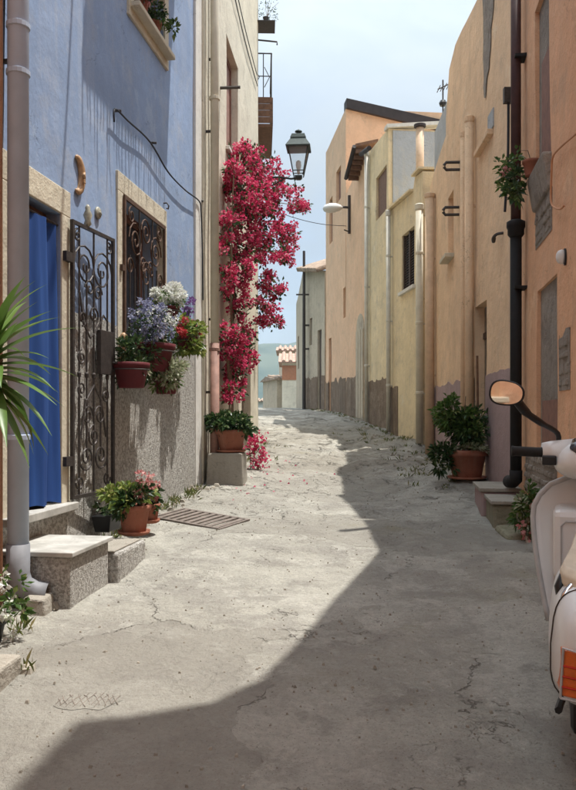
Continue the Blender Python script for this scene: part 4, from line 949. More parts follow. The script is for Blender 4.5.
# missing plaster strip near the eaves
m = MB(); rnd = random.Random(21); A = []
for k in range(15):
    u = k/14; A.append((484+1.2*u+rnd.uniform(-.5, .5), -40+138*u))
for k in range(15):
    u = 1-k/14; A.append((500-13*u**.8+rnd.uniform(-.7, .7), -40+138*u))
A = [Pf.hit(*p) for p in A]
m.add([(x, wob(x, z, 15.)-.012, z) for x, z in A], [tuple(range(len(A)))]).build('bare_patch', 'bare_stone', ph)
zl2 = Pf.hit(486, 137, .04)[1]; MB().box(px(479), px(493), -.07, .03, zl2-.04, zl2+.03).build('ledge', 'peach_plaster', ph, bevel=.01)
x0, z0 = Pf.hit(493, 119); MB().box(x0-.25, x0+.05, -.012, .05, z0-.10, z0+.12).build('vent_plate', 'grey_plaster', ph, bevel=.005)
# flues on the facade
def flue(x, z0, z1, r, mat, name, label, out=None, bendx=0):
    out = out if out is not None else r+.02; q = thing(name, label, 'pipe', Pf.at(x, -out, 0), Pf.rz)
    pts = [(bendx, 0, z0), (bendx, 0, z0+.3), (0, 0, z0+.9), (0, 0, z1)] if bendx else [(0, 0, z0), (0, 0, z1)]
    MB().tube(pts, r, 12).build('pipe', mat, q, smooth=True); MB().lathe([(r, -.02), (r*1.15, 0), (r*1.15, .06), (r, .07)], 12, (0, 0, z1-.05)).build('rim', mat, q)
    for zz in (z0+(z1-z0)*.3, z0+(z1-z0)*.75): MB().box(-.015, .015, 0, out+.03, zz, zz+.03).build('clamp', mat, q)
    return q
gzr = lambda fr, x: gz(*fr.at(x, -.1, 0).xy)
flue(px(475.5), gzr(Pf, px(475.5)), Pf.hit(475.5, 102, .1)[1], .06, 'peach_plaster', 'flue_pipe', 'thick peach painted flue pipe running up the peach house')
flue(px(468.5), gzr(Pf, px(468.5)), Pf.hit(468.5, 118, .1)[1], .04, 'peach_plaster', 'flue_pipe', 'thinner peach painted pipe beside the thick flue', .07)
flue(px(436), gzr(Pf, px(436)), Pf.hit(434, 187, .1)[1], .085, 'peach_pipe', 'flue_pipe', 'orange painted pipe at the far end of the peach house', .11)
# iron brackets: two pairs of prongs
for i, (p_, q_) in enumerate(((453, 166), (452, 211))):
    x, z = Pf.hit(p_, q_, .1); q = thing('iron_bracket', ('upper forked iron bracket sticking out of the peach wall', 'lower forked iron bracket above the narrow slit window')[i], 'bracket', Pf.at(x, 0, z), Pf.rz)
    for dz in (-.055, .055):
        MB().tube([(0, .05, dz), (0, -.20, dz), (0, -.23, dz*.2)], .024, 6).build('prong', 'iron', q)
x, z = Pf.hit(497, 238, .05); q = thing('iron_hook', 'curled black iron hook on the peach wall beside the black pipe', 'hook', Pf.at(x, 0, z), Pf.rz)
MB().tube(smooth_path([(.08, .03, .04), (.06, -.06, .03), (0, -.09, 0), (-.05, -.08, -.03), (-.08, -.06, .02), (-.12, -.06, -.02)], 4), .018, 6).build('hook', 'iron', q)
# hanging dark chain / rope
rp = [on(Pf, *p) for p in ((508.5, 88, .06), (508.5, 120, .06), (508, 160, .06), (506, 195, .06), (505, 212, .06))]
q = cable('hanging_rope', 'dark twisted rope hanging beside the black pipe', rp, .014, 'cable_black', 'rope')
MB().box(-.05, .03, -.03, .03, -.16, .0).build('pulley', 'iron', q)
# grey chimney block and aerial
ch = Fr(2.60, 12.6, .05, 'R'); q = thing('chimney_block', 'grey weathered masonry chimney at the end of the peach roof', 'chimney', Pf.at(px(440.5), .0, 0), Pf.rz)
w0 = px(432)-px(440.5); w1 = px(446)-px(440.5); zt = Pf.hit(440, 108)[1]
MB().hexa([(w0, .04, z_(4.2)), (w1, .04, z_(4.2)), (w1, .9, z_(4.2)), (w0, .9, z_(4.2))], [(w0-.1, .06, zt), (w1, .06, zt-.02), (w1, .9, zt-.02), (w0-.1, .9, zt)]).build('stack', 'grey_plaster', q, bevel=.03)
aw = Vector(((443-CX)/FPX*14.6, 14.6, 0)); q = thing('tv_aerial', 'small rooftop television aerial on a thin mast', 'aerial', (aw.x, aw.y, EYE+(HY-109)/FPX*14.6-.75))
MB().tube([(0, 0, 0), (0, 0, 1.3)], .014, 6).build('mast', 'iron', q)
MB().tube([(-.10, 0, 1.12), (.14, -.1, 1.2)], .012, 5).build('boom', 'iron', q); MB().tube([(-.04, 0, .85), (.14, 0, .88)], .012, 5).build('boom', 'iron', q)
for i in range(4): MB().tube([(-.08+.06*i, -.16, 1.13+.02*i), (-.08+.06*i, .16, 1.13+.02*i)], .008, 4).build('element', 'iron', q)
MB().lathe([(.06, -.05), (.075, 0), (.05, .05)], 10, (0, 0, .86)).build('amplifier', 'black_plastic', q)
# steps at the foot of the black pipe
st = thing('stone_step', 'mossy two tier stone step at the foot of the black drain pipe', 'step', (0, 0, 0), 0)
def gstep(corners, top_z, th=.045):
    pts = [ground_hit(*c) for c in corners]; return pts
base = R.at(-7.55, -.02, 0); st.location = (base.x, base.y, 0); st.rotation_euler = (0, 0, R.rz)
zg = gz(base.x-.3, base.y)
MB().box(-.75, -.02, -.38, 0, zg-.1, zg+.24).build('upper_tier', 'pink_dado', st, bevel=.02); MB().box(-.77, .0, -.40, 0, zg+.24, zg+.28).build('slab', 'step_concrete', st, bevel=.008)
MB().box(.0, .62, -.34, 0, zg-.14, zg+.19).build('lower_tier', 'mossy_concrete', st, bevel=.03); MB().box(.012, .64, -.36, 0, zg+.19, zg+.225).build('slab', 'step_concrete', st, bevel=.008)
MB().hexa([(.63, -.36, zg-.2), (1.1, -.3, zg-.2), (1.1, 0, zg-.2), (.63, 0, zg-.2)], [(.65, -.33, zg+.02), (1.05, -.27, zg-.02), (1.05, 0, zg), (.65, 0, zg+.03)]).build('foot', 'mossy_concrete', st, bevel=.03)
# big pot with shrub
pb = ground_hit(467, 486)
t_ = pot('shrub_pot', 'big square shouldered terracotta pot with a bushy green shrub by the peach wall', (pb.x, pb.y, gz(pb.x, pb.y)-.01), .24, .34)
foliage(t_, 'leaf_dark', 1300, (.05, 0, .66), (.30, .28, .28), .075, .03, 34, .3)
foliage(t_, 'leaf_green', 900, (-.16, -.05, .80), (.24, .22, .22), .075, .032, 26, .3)
foliage(t_, 'leaf_green', 420, (.10, -.10, .62), (.26, .2, .26), .07, .03, 18, .25)
foliage(t_, 'leaf_pale', 420, (0, -.06, .38), (.27, .24, .07), .05, .03, 16, .25)
foliage(t_, 'leaf_dark', 420, (-.30, -.05, .22), (.14, .14, .24), .08, .035, 12, .3)
MB().tube([(.12, .02, .3), (.14, .03, .9), (.13, .02, 1.5)], .014, 6).build('stake', 'wood_brown', t_)
stems(t_, 0, (0, 0, .3), [(-.2, 0, .9), (.1, 0, .95), (-.05, -.15, 1.0), (.05, .12, .9), (-.3, -.05, .3)], .008)
# weeds by the steps
wq = ground_hit(527, 540); q = thing('wild_plant', 'leafy wild plant with pinkish buds growing by the stone step', 'plant', (wq.x, wq.y, gz(wq.x, wq.y)-.02), 0)
foliage(q, 'leaf_green', 300, (0, 0, .30), (.11, .11, .22), .06, .03, 14, .3); foliage(q, 'leaf_pale', 110, (0, -.03, .32), (.12, .11, .20), .05, .03, 9, .3); foliage(q, 'pink_petal', 40, (.0, -.05, .2), (.09, .09, .25), .04, .035, 4, .2, name='flowers')
stems(q, 0, (0, 0, 0), [(-.08, 0, .42), (.07, 0, .45), (0, -.07, .5), (.05, .07, .4), (.09, -.06, .25)])

# ------------------------------------------------------------------ RIGHT: yellow house and the ones beyond
Y3 = Fr(2.60, 14.85, -.11, 'R'); yh = Y3.root('yellow_house', 'low yellow plastered house with a brown louvred shutter window', 'house')
e3 = Y3.x(388.5); wsh = (Y3.x(402), Y3.x(414.5), Y3.hit(408, 289)[1], Y3.hit(408, 231)[1])
shell(e3, 0, .2, [(e3, z_(4.62)), (Y3.x(413), z_(4.5)), (Y3.x(415), z_(4.75)), (0, z_(4.7))], [wsh], 4, .12, 18.).build('wall', 'yellow_plaster', yh)
MB().hexa([(e3+.06, -.09, z_(4.63)), (Y3.x(413.5), -.09, z_(4.51)), (Y3.x(413.5), .4, z_(4.51)), (e3+.06, .4, z_(4.63))], [(e3+.06, -.09, z_(4.67)), (Y3.x(413.5), -.09, z_(4.55)), (Y3.x(413.5), .4, z_(4.60)), (e3+.06, .4, z_(4.72))]).build('coping', 'yellow_plaster', yh)  # overhanging strip added to shade the pipe tops
MB().box(Y3.x(415), -.02, -.08, .4, z_(4.76), z_(4.80)).build('coping', 'yellow_plaster', yh)  # same added overhang, shading the near corner pipe
plate(e3, Y3.x(398), .3, z_(.62), .012, 18., .09, .1).build('stone_base', 'dark_stone', yh)
MB().box(wsh[0]-.08, wsh[1]+.08, -.07, .1, wsh[2]-.07, wsh[2]+.003).build('window_sill', 'white_trim', yh, bevel=.008)
wf = MB().box(wsh[0], wsh[0]+.05, .03, .08, wsh[2], wsh[3]).box(wsh[1]-.05, wsh[1], .03, .08, wsh[2], wsh[3]).box((wsh[0]+wsh[1])/2-.03, (wsh[0]+wsh[1])/2+.03, .03, .08, wsh[2], wsh[3]).build('shutter_frame', 'shutter_brown', yh)
ns = 22
for i in range(ns):
    z = wsh[2]+(wsh[3]-wsh[2])*(i+.5)/ns; MB().hexa([(wsh[0]+.05, .045, z-.022), (wsh[1]-.05, .045, z-.022), (wsh[1]-.05, .055, z-.018), (wsh[0]+.05, .055, z-.018)], [(wsh[0]+.05, .075, z+.02), (wsh[1]-.05, .075, z+.02), (wsh[1]-.05, .085, z+.024), (wsh[0]+.05, .085, z+.024)]).build('slat', 'shutter_brown', wf)
MB().box(wsh[0], wsh[1], .10, .115, wsh[2], wsh[3]).build('slat_dark', 'unlit_dark', wf)  # near-black sheet, shade behind the slats put in as colour
def dpipe(fr, p_, y0, y1, r, mat, label, out=.09, name='drain_pipe', zfoot=None):
    x = fr.x(p_, out); q = thing(name, label, 'drain pipe', fr.at(x, -out, 0), fr.rz); z0 = gz(*fr.at(x, -out, 0).xy)+.04; z1 = fr.hit(p_, y0, out)[1]
    MB().tube([(0, 0, z0), (0, 0, z1)], r, 12).build('pipe', mat, q, smooth=True); MB().lathe([(r, 0), (r*1.3, .03), (r*1.3, .12), (r, .14)], 12, (0, 0, z1-.1)).build('head', mat, q)
    for k in range(3):
        zz = z0+(z1-z0)*(k+.7)/3.4; MB().lathe([(r*1.02, 0), (r*1.15, .01), (r*1.15, .05), (r*1.02, .06)], 12, (0, 0, zz)).build('collar', mat, q); MB().box(-.012, .012, 0, out+.02, zz, zz+.03).build('clamp', mat, q)
    return q
dpipe(Y3, 388.5, 212, 430, .05, 'white_pipe', 'whitish drain pipe at the far corner of the yellow house')
dpipe(Y3, 419.5, 206, 440, .07, 'beige_pipe', 'thick cream pipe at the near corner of the yellow house')
dpipe(Y3, 366.5, 153, 416, .05, 'white_pipe', 'tall whitish drain pipe beside the arched door')
# pale vent stack on the yellow roof
vp = Vector(((420-CX)/FPX*16.5, 16.5, 0)); q = thing('vent_stack', 'peach vent pipe with a small cap standing on the yellow house roof', 'pipe', (vp.x, vp.y, z_(4.6)))
zt = EYE+(HY-128)/FPX*16.5-z_(4.6); MB().tube([(0, 0, 0), (0, 0, zt)], .085, 14).build('pipe', 'peach_pipe', q, smooth=True); MB().lathe([(.13, 0), (.13, .05), (.02, .09)], 14, (0, 0, zt+.02)).build('cap', 'roof_edge', q)
MB().lathe([(.086, 0), (.10, .02), (.10, .08), (.086, .1)], 14, (0, 0, zt*.35)).build('collar', 'peach_pipe', q)
# the ochre house behind (its grey gable looks down the lane)
y4x0, y4x1 = Y3.x(366), e3-.01
oh = Y3.root('ochre_house', 'narrow ochre house with a grey plastered end wall above the yellow roof', 'house')
w4 = (Y3.x(376), Y3.x(386.5), z_(4.75), z_(5.8))
shell(y4x0, y4x1, .2, [(y4x0, z_(6.75)), (y4x1, z_(6.55))], [w4], 4.2, .15, 21.).build('wall', 'yellow_plaster', oh)
MB().box(w4[0], w4[1], .06, .10, w4[2], w4[3]).build('shutter', 'wood_brown', oh)
plate(y4x0, y4x1, .4, z_(.85), .012, 21., .09, .1).build('stone_base', 'dark_stone', oh)
MB().box(y4x1+.012, y4x1+.04, .10, 4.2, z_(4.3), z_(6.50)).build('end_wall_render', 'grey_plaster', oh)
MB().hexa([(y4x1-.2, -.05, z_(6.55)), (y4x1+.08, -.05, z_(6.55)), (y4x1+.08, 4.2, z_(6.95)), (y4x1-.2, 4.2, z_(6.95))], [(y4x1-.2, -.05, z_(6.63)), (y4x1+.08, -.05, z_(6.63)), (y4x1+.08, 4.2, z_(7.03)), (y4x1-.2, 4.2, z_(7.03))]).build('coping', 'white_trim', oh)
# orange house with wooden eaves
y5x0, y5x1 = Y3.x(346), y4x0-.01
eh = Y3.root('arched_door_house', 'orange plastered house with dark wooden eaves and a pale arched door', 'house')
ad = (Y3.x(357), Y3.x(364.5), gz(*Y3.at(Y3.x(360), -.1, 0).xy)-.02, Y3.hit(361, 330)[1])
shell(y5x0, y5x1, .2, [(y5x0, z_(6.55)), (y5x1, z_(6.9))], [ad], 4.2, .15, 24.).build('wall', 'salmon_plaster', eh)
[plate(a_, b2, .4, z_(1.05), .012, 24., .09, .12).build('stone_base', 'dark_stone', eh) for a_, b2 in ((y5x0, ad[0]-.08), (ad[1]+.08, y5x1))]
m = MB(); cxx = (ad[0]+ad[1])/2; rw = (ad[1]-ad[0])/2; prof_ = [(ad[0], ad[2])]+[(cxx-rw*math.cos(a), ad[3]+rw*.9*math.sin(a)) for a in np.linspace(0, PI, 9)]+[(ad[1], ad[2])]
k = len(prof_); m.add([(x, -.02, z) for x, z in prof_]+[(x, .12, z) for x, z in prof_], [tuple(range(k))]+[(i, i+1, i+1+k, i+k) for i in range(k-1)]).build('arched_door', 'beige_plaster', eh)
for i in range(3): x = ad[0]+(ad[1]-ad[0])*(i+.5)/3; MB().box(x-rw*.28, x+rw*.28, -.04, -.021, ad[2]+.05, ad[3]).build('plank', 'beige_plaster', eh)
ea, eb = Y3.x(347, .30), y5x1+.12
ev = MB().hexa([(ea, -.30, z_(6.46)), (eb, -.30, z_(6.93)), (eb, .3, z_(7.08)), (ea, .3, z_(6.62))], [(ea, -.30, z_(6.54)), (eb, -.30, z_(7.01)), (eb, .3, z_(7.16)), (ea, .3, z_(6.70))]).build('eaves', 'wood_brown', eh)
MB().tube([(ea, -.33, z_(6.47)), (eb, -.33, z_(6.94))], .055, 8).build('gutter', 'roof_edge', ev)
for i in range(6):
    u = (i+.5)/6; x = ea+(eb-ea)*u; z = 6.46+.47*u; MB().box(x-.04, x+.04, -.28, .0, z_(z-.10), z_(z-.0)).build('rafter', 'wood_brown', ev)
MB().tube([(y5x1+.1, -.15, z_(6.75)), (y5x1+.6, -.15, z_(6.66)), (y5x1+1.0, -.13, z_(6.6))], .06, 10).build('gutter_outlet', 'roof_edge', ev)
# tall salmon house with dark roof edge
y6x0, y6x1 = Y3.x(326), y5x0-.012
th_ = Y3.root('tall_salmon_house', 'tall salmon plastered house with a dark sloping roof edge', 'house')
WW = [(Y3.x(336.5), Y3.x(341), Y3.hit(339, 201)[1], Y3.hit(339, 168)[1]), (Y3.x(329.5), Y3.x(332.5), Y3.hit(331, 243)[1], Y3.hit(331, 198)[1]), (Y3.x(343.2), Y3.x(345.6), Y3.hit(344, 318)[1], Y3.hit(344, 288)[1]), (Y3.x(328.8), Y3.x(331.4), gz(*Y3.at(Y3.x(330), 0, 0).xy)-.02, Y3.hit(330, 338)[1])]
WW = [w for w in WW]
shell(y6x0, y6x1, .4, [(y6x0, z_(9.05)), (y6x1, z_(9.1))], WW, 5.6, .18, 27.).build('wall', 'salmon_plaster', th_)
for i, w in enumerate(WW): MB().box(w[0], w[1], .08, .12, w[2], w[3]).build('shutter' if i < 3 else 'door', 'wood_red', th_)
[plate(a_, b2, .5, z_(1.1), .012, 27., .09, .14).build('stone_base', 'dark_stone', th_) for a_, b2 in ((y6x0, WW[3][0]), (WW[3][1], y6x1))]
rf = MB().hexa([(y6x0, .03, z_(9.06)), (y6x1, .03, z_(9.105)), (y6x1, 2.9, z_(8.60)), (y6x0, 2.9, z_(8.6))], [(y6x0, .03, z_(9.10)), (y6x1, .03, z_(9.15)), (y6x1, 2.9, z_(8.66)), (y6x0, 2.9, z_(8.66))]).build('roof', 'old_tile', th_)
MB().hexa([(y6x1-.3, .0, z_(9.08)), (y6x1+.12, .0, z_(9.08)), (y6x1+.12, 2.9, z_(8.52)), (y6x1-.3, 2.9, z_(8.52))], [(y6x1-.3, .0, z_(9.36)), (y6x1+.12, .0, z_(9.36)), (y6x1+.12, 2.9, z_(8.84)), (y6x1-.3, 2.9, z_(8.84))]).build('verge_board', 'roof_edge', rf)
# white street lamp head on a bracket
q = thing('cobra_street_lamp', 'white cobra head street lamp on an iron bracket below the wooden eaves', 'street lamp', Y3.at(Y3.x(347, .1), -.03, Y3.hit(347, 210, .05)[1]), Y3.rz)
a = Vector(((331-CX)/FPX*21.9, 21.9, EYE+(HY-208)/FPX*21.9)); mi = q.location
Rm = Matrix.Rotation(-Y3.rz, 3, 'Z'); la = Rm @ (a-mi)
MB().box(-.03, .03, -.04, .04, -.75, .35).build('bracket', 'iron', q); MB().tube([(0, 0, 0), la*.35+Vector((0, 0, .02)), la*.7], .035, 8).build('arm', 'iron', q); MB().tube([(0, 0, -.7), (.3, -.2, -.72)], .02, 6).build('stay', 'iron', q)
d = la.normalized(); s = d.cross(Vector((0, 0, 1))).normalized(); rings = []
for u, w, hh_ in ((.40, .04, .04), (.52, .10, .08), (.78, .16, .13), (1.05, .17, .14), (1.30, .13, .10), (1.42, .03, .03)):
    c = la*u; rings.append([c+s*w*math.cos(a_)+Vector((0, 0, 1))*hh_*math.sin(a_) for a_ in [2*PI*k/12 for k in range(12)]])
MB().loft(rings).build('head', 'lamp_white', q, smooth=True)
# grey house with old tiled roof
G6 = Fr(1.30, 27.1, -.23, 'R'); gh = G6.root('grey_tiled_house', 'weathered grey beige house with an old tiled roof edge', 'house')
g0x = G6.x(304.5)
GW = [(G6.x(317.5), G6.x(321.5), gz(1, 28.5)+.0, G6.hit(319, 330)[1]), (G6.x(309.5), G6.x(312), G6.hit(311, 345)[1], G6.hit(311, 318)[1])]
shell(g0x, 0, .4, [(g0x, z_(5.6)), (0, z_(5.05))], GW, 5, .15, 30.).build('wall', 'beige_plaster', gh)
for i, w in enumerate(GW): MB().box(w[0], w[1], .08, .12, w[2], w[3]).build('door' if i == 0 else 'shutter', 'shutter_brown', gh)
[plate(a_, b2, .5, z_(1.4), .012, 30., .09, .12).build('stone_base', 'dark_stone', gh) for a_, b2 in ((g0x, GW[0][0]), (GW[0][1], 0))]
rf = MB().hexa([(g0x-.1, -.25, z_(5.60)), (.05, -.25, z_(5.05)), (.05, 3, z_(6.1)), (g0x-.1, 3, z_(6.7))], [(g0x-.1, -.25, z_(5.66)), (.05, -.25, z_(5.11)), (.05, 3, z_(6.16)), (g0x-.1, 3, z_(6.76))]).build('roof', 'old_tile', gh)
for i in range(16):
    u = (i+.5)/16; x = g0x+(0-g0x)*u; z = 5.66-.55*u; MB().tube([(x, -.32, z_(z-.02)), (x, 2.9, z_(z+1.07))], .085, 8).build('roof_tile', 'old_tile', rf)
G7 = Fr(.60, 30.3, -.05, 'R'); fh = G7.root('far_grey_house', 'dim grey house front turning away behind the utility pole', 'house')
shell(G7.x(296.3), 0, .4, [(G7.x(296.3), z_(5.0)), (0, z_(5.7))], [(-3.4, -2.6, z_(2), z_(3.4))], 4, .15, 33.).build('wall', 'beige_plaster', fh)
MB().box(-3.4, -2.6, .08, .12, z_(2), z_(3.4)).build('shutter', 'shutter_brown', fh)
pp_ = Vector(((304-CX)/FPX*29.3, 29.3, 0)); q = thing('utility_pole', 'slim dark utility pole at the crest of the lane', 'pole', (pp_.x, pp_.y, gz(pp_.x, pp_.y)-.03))
MB().tube([(0, 0, 0), (0, 0, EYE+(HY-251)/FPX*29.3-q.location.z)], [.07, .05], 8).build('post', 'iron', q); MB().tube([(-.3, 0, 4.4), (.3, 0, 4.4)], .03, 6).build('crossarm', 'iron', q)
for zz in (2.3, 3.2): MB().box(-.05, .35, -.05, .05, zz, zz+.06).build('bracket', 'iron', q)
pts = [Vector((.45, 29.3, z_(6.0))), Vector((.1, 24, z_(5.75))), Vector((.0, 20, z_(5.75))), Y3.at(Y3.x(347, .1), -.05, Y3.hit(347, 225, .05)[1])]
w0 = Vector(((330-CX)/FPX*22.3, 22.3, EYE+(HY-223)/FPX*22.3)); w1 = Vector(((262-CX)/FPX*17, 17, EYE+(HY-203)/FPX*17))
e0 = Y3.at(Y3.x(346, .0), .0, Y3.hit(346, 226, .0)[1]); e1 = Dh.at(2.2, .0, w1.z)
cable('lane_wire', 'thin overhead wire crossing the lane below the street lamps', [e0, e0.lerp(e1, .33)-Vector((0, 0, .12)), e0.lerp(e1, .66)-Vector((0, 0, .12)), e1], .009, 'cable_black', 'wire')
# far red roofed house beyond the crest
def far_house(X, Y, w, d, zbase, hgt, mat, label, rz=0., roofh=.9, roof='roof_tile', lean=False):
    q = thing('far_house', label, 'house', (X, Y, zbase), rz)
    m = MB(); m.box(-w/2, w/2, -d/2, d/2, 0, hgt); m.build('wall', mat, q)
    rf = MB().hexa([(-w/2-.2, -d/2-.25, hgt), (w/2+.2, -d/2-.25, hgt), (w/2+.2, d/2+.2, hgt+.01), (-w/2-.2, d/2+.2, hgt+.01)], [(-w/2-.2, -d/2-.25, hgt+.06), (w/2+.2, -d/2-.25, hgt+.06), (w/2+.2, d/2*.2, hgt+roofh), (-w/2-.2, d/2*.2, hgt+roofh)]).build('roof', roof, q)
    n = max(4, int(w/.32))
    for i in range(n):
        x = -w/2-.1+(w+.2)*(i+.5)/n; MB().tube([(x, -d/2-.32, hgt+.06), (x, d/2*.2, hgt+roofh+.03)], .11, 7).build('roof_tile', roof, rf)
    return q
def fx(px, Y): return (px-CX)/FPX*Y
q = far_house(fx(290.5, 46)+.6, 47, 2.2, 4, tz(0, 47), EYE+(HY-363)/FPX*45-tz(0, 47), 'cream_plaster', 'small far house with a red tiled roof and bare brick under the eaves', 0, .75)
MB().box(-1.10, 1.1, -2.03, -2.0, EYE+(HY-380)/FPX*45-tz(0, 47), EYE+(HY-365.5)/FPX*45-tz(0, 47)).build('brick_panel', 'brick_patch', q)
q = far_house(fx(288, 52)+1.2, 53.5, 3.6, 4, tz(0, 53), EYE+(HY-352)/FPX*52-tz(0, 53), 'cream_plaster', 'second red tiled roof rising behind the brick paneled far house', 0, .5)
q = far_house(fx(277, 50)-.0, 49.6, .95, 4, tz(0, 50), EYE+(HY-380)/FPX*48-tz(0, 50), 'beige_plaster', 'narrow beige far house beside the brick paneled one', .25, .3, 'old_tile')
q = far_house(fx(262, 75), 76, 3.0, 4, tz(0, 75), EYE+(HY-402)/FPX*75-tz(0, 75), 'far_white', 'low white far house past the crest beside the cream house corner', 0, .3, 'old_tile')

# ------------------------------------------------------------------ scooter
rear = Vector((1.068, 2.52, 0)); front = Vector((1.555, 3.95, 0)); mid = (rear+front)/2
hd = math.atan2(front.y-rear.y, front.x-rear.x)-PI/2
zg = min(gz(mid.x, mid.y), gz(front.x, front.y))+.0
sc = thing('motor_scooter', 'cream white motor scooter with round mirror parked against the orange wall', 'scooter', (mid.x, mid.y, gz(mid.x, mid.y)-.005), hd)
slope = (gz(front.x, front.y, False)-gz(rear.x, rear.y, False))/(front-rear).length; sc.rotation_euler = (math.atan(slope), 0, hd)
def ring(y, w, zb_, zt_, n=24, p=2.6, x0=0., tw=.75):
    r_ = []
    for k in range(n):
        a_ = 2*PI*k/n; c, s_ = math.cos(a_), math.sin(a_); e = 2/p
        xx_ = w*math.copysign(abs(c)**e, c); zz_ = (zb_+zt_)/2+(zt_-zb_)/2*math.copysign(abs(s_)**e, s_)
        xx_ *= 1-(1-tw)*max(0, (zz_-zb_)/(zt_-zb_)-.45)/.55
        r_.append((x0+xx_, y, zz_))
    return r_
bk = dict(p=4.2, tw=.90, n=32)
MB().loft([ring(-.815, .10, .42, .62, **bk), ring(-.80, .15, .375, .665, **bk), ring(-.74, .182, .335, .70, **bk), ring(-.60, .200, .31, .715, **bk), ring(-.42, .208, .30, .72, **bk), ring(-.22, .205, .30, .72, **bk), ring(-.05, .175, .28, .70, **bk), ring(.04, .11, .25, .62, **bk), ring(.07, .06, .24, .50, **bk)]).build('body', 'scooter_paint', sc, smooth=True, subsurf=1)
for sgn in (-1, 1):
    o = MB().loft([[(sgn*.165, -.80, .40), (sgn*.06, -.835, .40), (sgn*.06, -.835, .545), (sgn*.155, -.81, .56)], [(sgn*.185, -.66, .41), (sgn*.09, -.70, .41), (sgn*.09, -.70, .545), (sgn*.18, -.67, .55)]]).build('turn_signal', 'amber_lens', sc, bevel=.008)
    for zz_ in (.435, .47, .505): MB().tube([(sgn*.162, -.805, zz_), (sgn*.06, -.838, zz_)], .004, 5).build('lens_rib', 'red_lens', o)
    MB().tube([(sgn*.167, -.80, .395), (sgn*.058, -.837, .395), (sgn*.058, -.837, .55), (sgn*.158, -.81, .565), (sgn*.167, -.80, .395)], .005, 5).build('lens_rim', 'shield_grey', o)
MB().tube([Vector((x*1.0, y+.03*(z-.5), z)) for x, y, z in ring(-.62, .199, .309, .712, **bk)+ring(-.62, .199, .309, .712, **bk)[:1]], .0026, 5).build('cowl_seam', 'soil', sc)
MB().box(-.05, .05, -.86, -.80, .47, .56).build('tail_light', 'red_lens', sc, bevel=.01)
MB().box(-.085, .085, -.86, -.85, .30, .43).build('licence_plate', 'lamp_white', sc)
# seat
def seat_ring(z, k):
    o_ = [(-.06, .10), (-.10, .02), (-.125, -.25), (-.165, -.47), (-.155, -.53), (-.06, -.66), (.06, -.66), (.155, -.53), (.165, -.47), (.125, -.25), (.10, .02), (.06, .10)]
    return [(x*k, -.25+(y+.25)*k, z-.10*max(0, -y-.30)-.02*abs(x)/.16) for x, y in o_]
MB().loft([seat_ring(0.730, .97), seat_ring(0.740, 1.0), seat_ring(0.775, 1.0), seat_ring(0.797, .93), seat_ring(0.803, .6)]).build('seat', 'seat_cream', sc, bevel=.006)
MB().loft([seat_ring(0.700, .95), seat_ring(0.710, .985), seat_ring(0.729, .985)]).build('seat_base', 'seat_red', sc, bevel=.004)
# floor, leg shield
MB().loft([ring(-.02, .17, .225, .26, p=5, tw=1), ring(.25, .19, .22, .25, p=5, tw=1), ring(.42, .20, .24, .27, p=5, tw=1), ring(.50, .205, .30, .33, p=5, tw=1)]).build('floorboard', 'scooter_paint', sc, smooth=True)
for x in (-.12, -.05, .05, .12): MB().tube([(x, 0, .262), (x, .42, .275)], .007, 5).build('floor_strip', 'rubber', sc)
m = MB(); NZ, NX = 14, 16; zs_ = np.linspace(.26, .95, NZ)
for z in zs_:
    u = (z-.26)/.69; hw = .205+.075*math.sin(PI*min(1, u*1.0)*.62) if u < .72 else .28*math.sqrt(max(.0, 1-((u-.70)/.31)**2))+.0
    yb = .44+.16*u
    for i in range(NX+1):
        a_ = -1+2*i/NX; m.v.append((hw*a_, yb-.05*a_*a_+.02, z))
for j in range(NZ-1):
    for i in range(NX): m.f.append((j*(NX+1)+i, j*(NX+1)+i+1, (j+1)*(NX+1)+i+1, (j+1)*(NX+1)+i))
edge = [m.v[j*(NX+1)] for j in range(NZ)]+[m.v[(NZ-1)*(NX+1)+i] for i in range(NX+1)]+[m.v[j*(NX+1)+NX] for j in range(NZ-1, -1, -1)]
m.build('leg_shield', 'scooter_paint', sc, smooth=True, solid=.012)
MB().tube(edge, .013, 8).build('shield_trim', 'shield_grey', sc, smooth=True)
gb_ = MB().box(-.185, .185, .37, .60, .47, .80).build('glove_box', 'scooter_paint', sc, bevel=.03)
MB().tube([(-.15, .366, .52), (-.15, .366, .73), (-.13, .366, .75), (.13, .366, .75), (.15, .366, .73), (.15, .366, .52), (.13, .366, .50), (-.13, .366, .50), (-.15, .366, .52)], .004, 5).build('lid_seam', 'shield_grey', gb_)
MB().tube([(0, .63, .40), (0, .54, .98)], .05, 12).build('steering_column', 'scooter_paint', sc, smooth=True)
# headset, bars, mirror
MB().loft([ring(.34, .08, .99, 1.10), ring(.38, .16, .95, 1.12), ring(.48, .20, .92, 1.135), ring(.60, .16, .93, 1.12), ring(.68, .10, .96, 1.08)]).build('headset', 'scooter_paint', sc, smooth=True, subsurf=1)
for sgn in (-1, 1):
    MB().tube([(sgn*.08, .50, 1.05), (sgn*.20, .49, 1.06), (sgn*.235, .485, 1.06)], [.080, .055, .046], 14).build('bar_cover', 'scooter_paint', sc, smooth=True)
    MB().tube([(sgn*.23, .485, 1.06), (sgn*.25, .48, 1.06), (sgn*.36, .47, 1.065), (sgn*.375, .468, 1.065)], [.025, .024, .024, .027], 12).build('grip', 'rubber', sc, smooth=True)
    MB().box(min(sgn*.17, sgn*.235), max(sgn*.17, sgn*.235), .42, .46, 1.005, 1.05).build('switch_block', 'black_plastic', sc, bevel=.006)
    MB().tube([(sgn*.18, .54, 1.06), (sgn*.25, .56, 1.055), (sgn*.34, .55, 1.06)], .007, 6).build('brake_lever', 'black_plastic', sc)
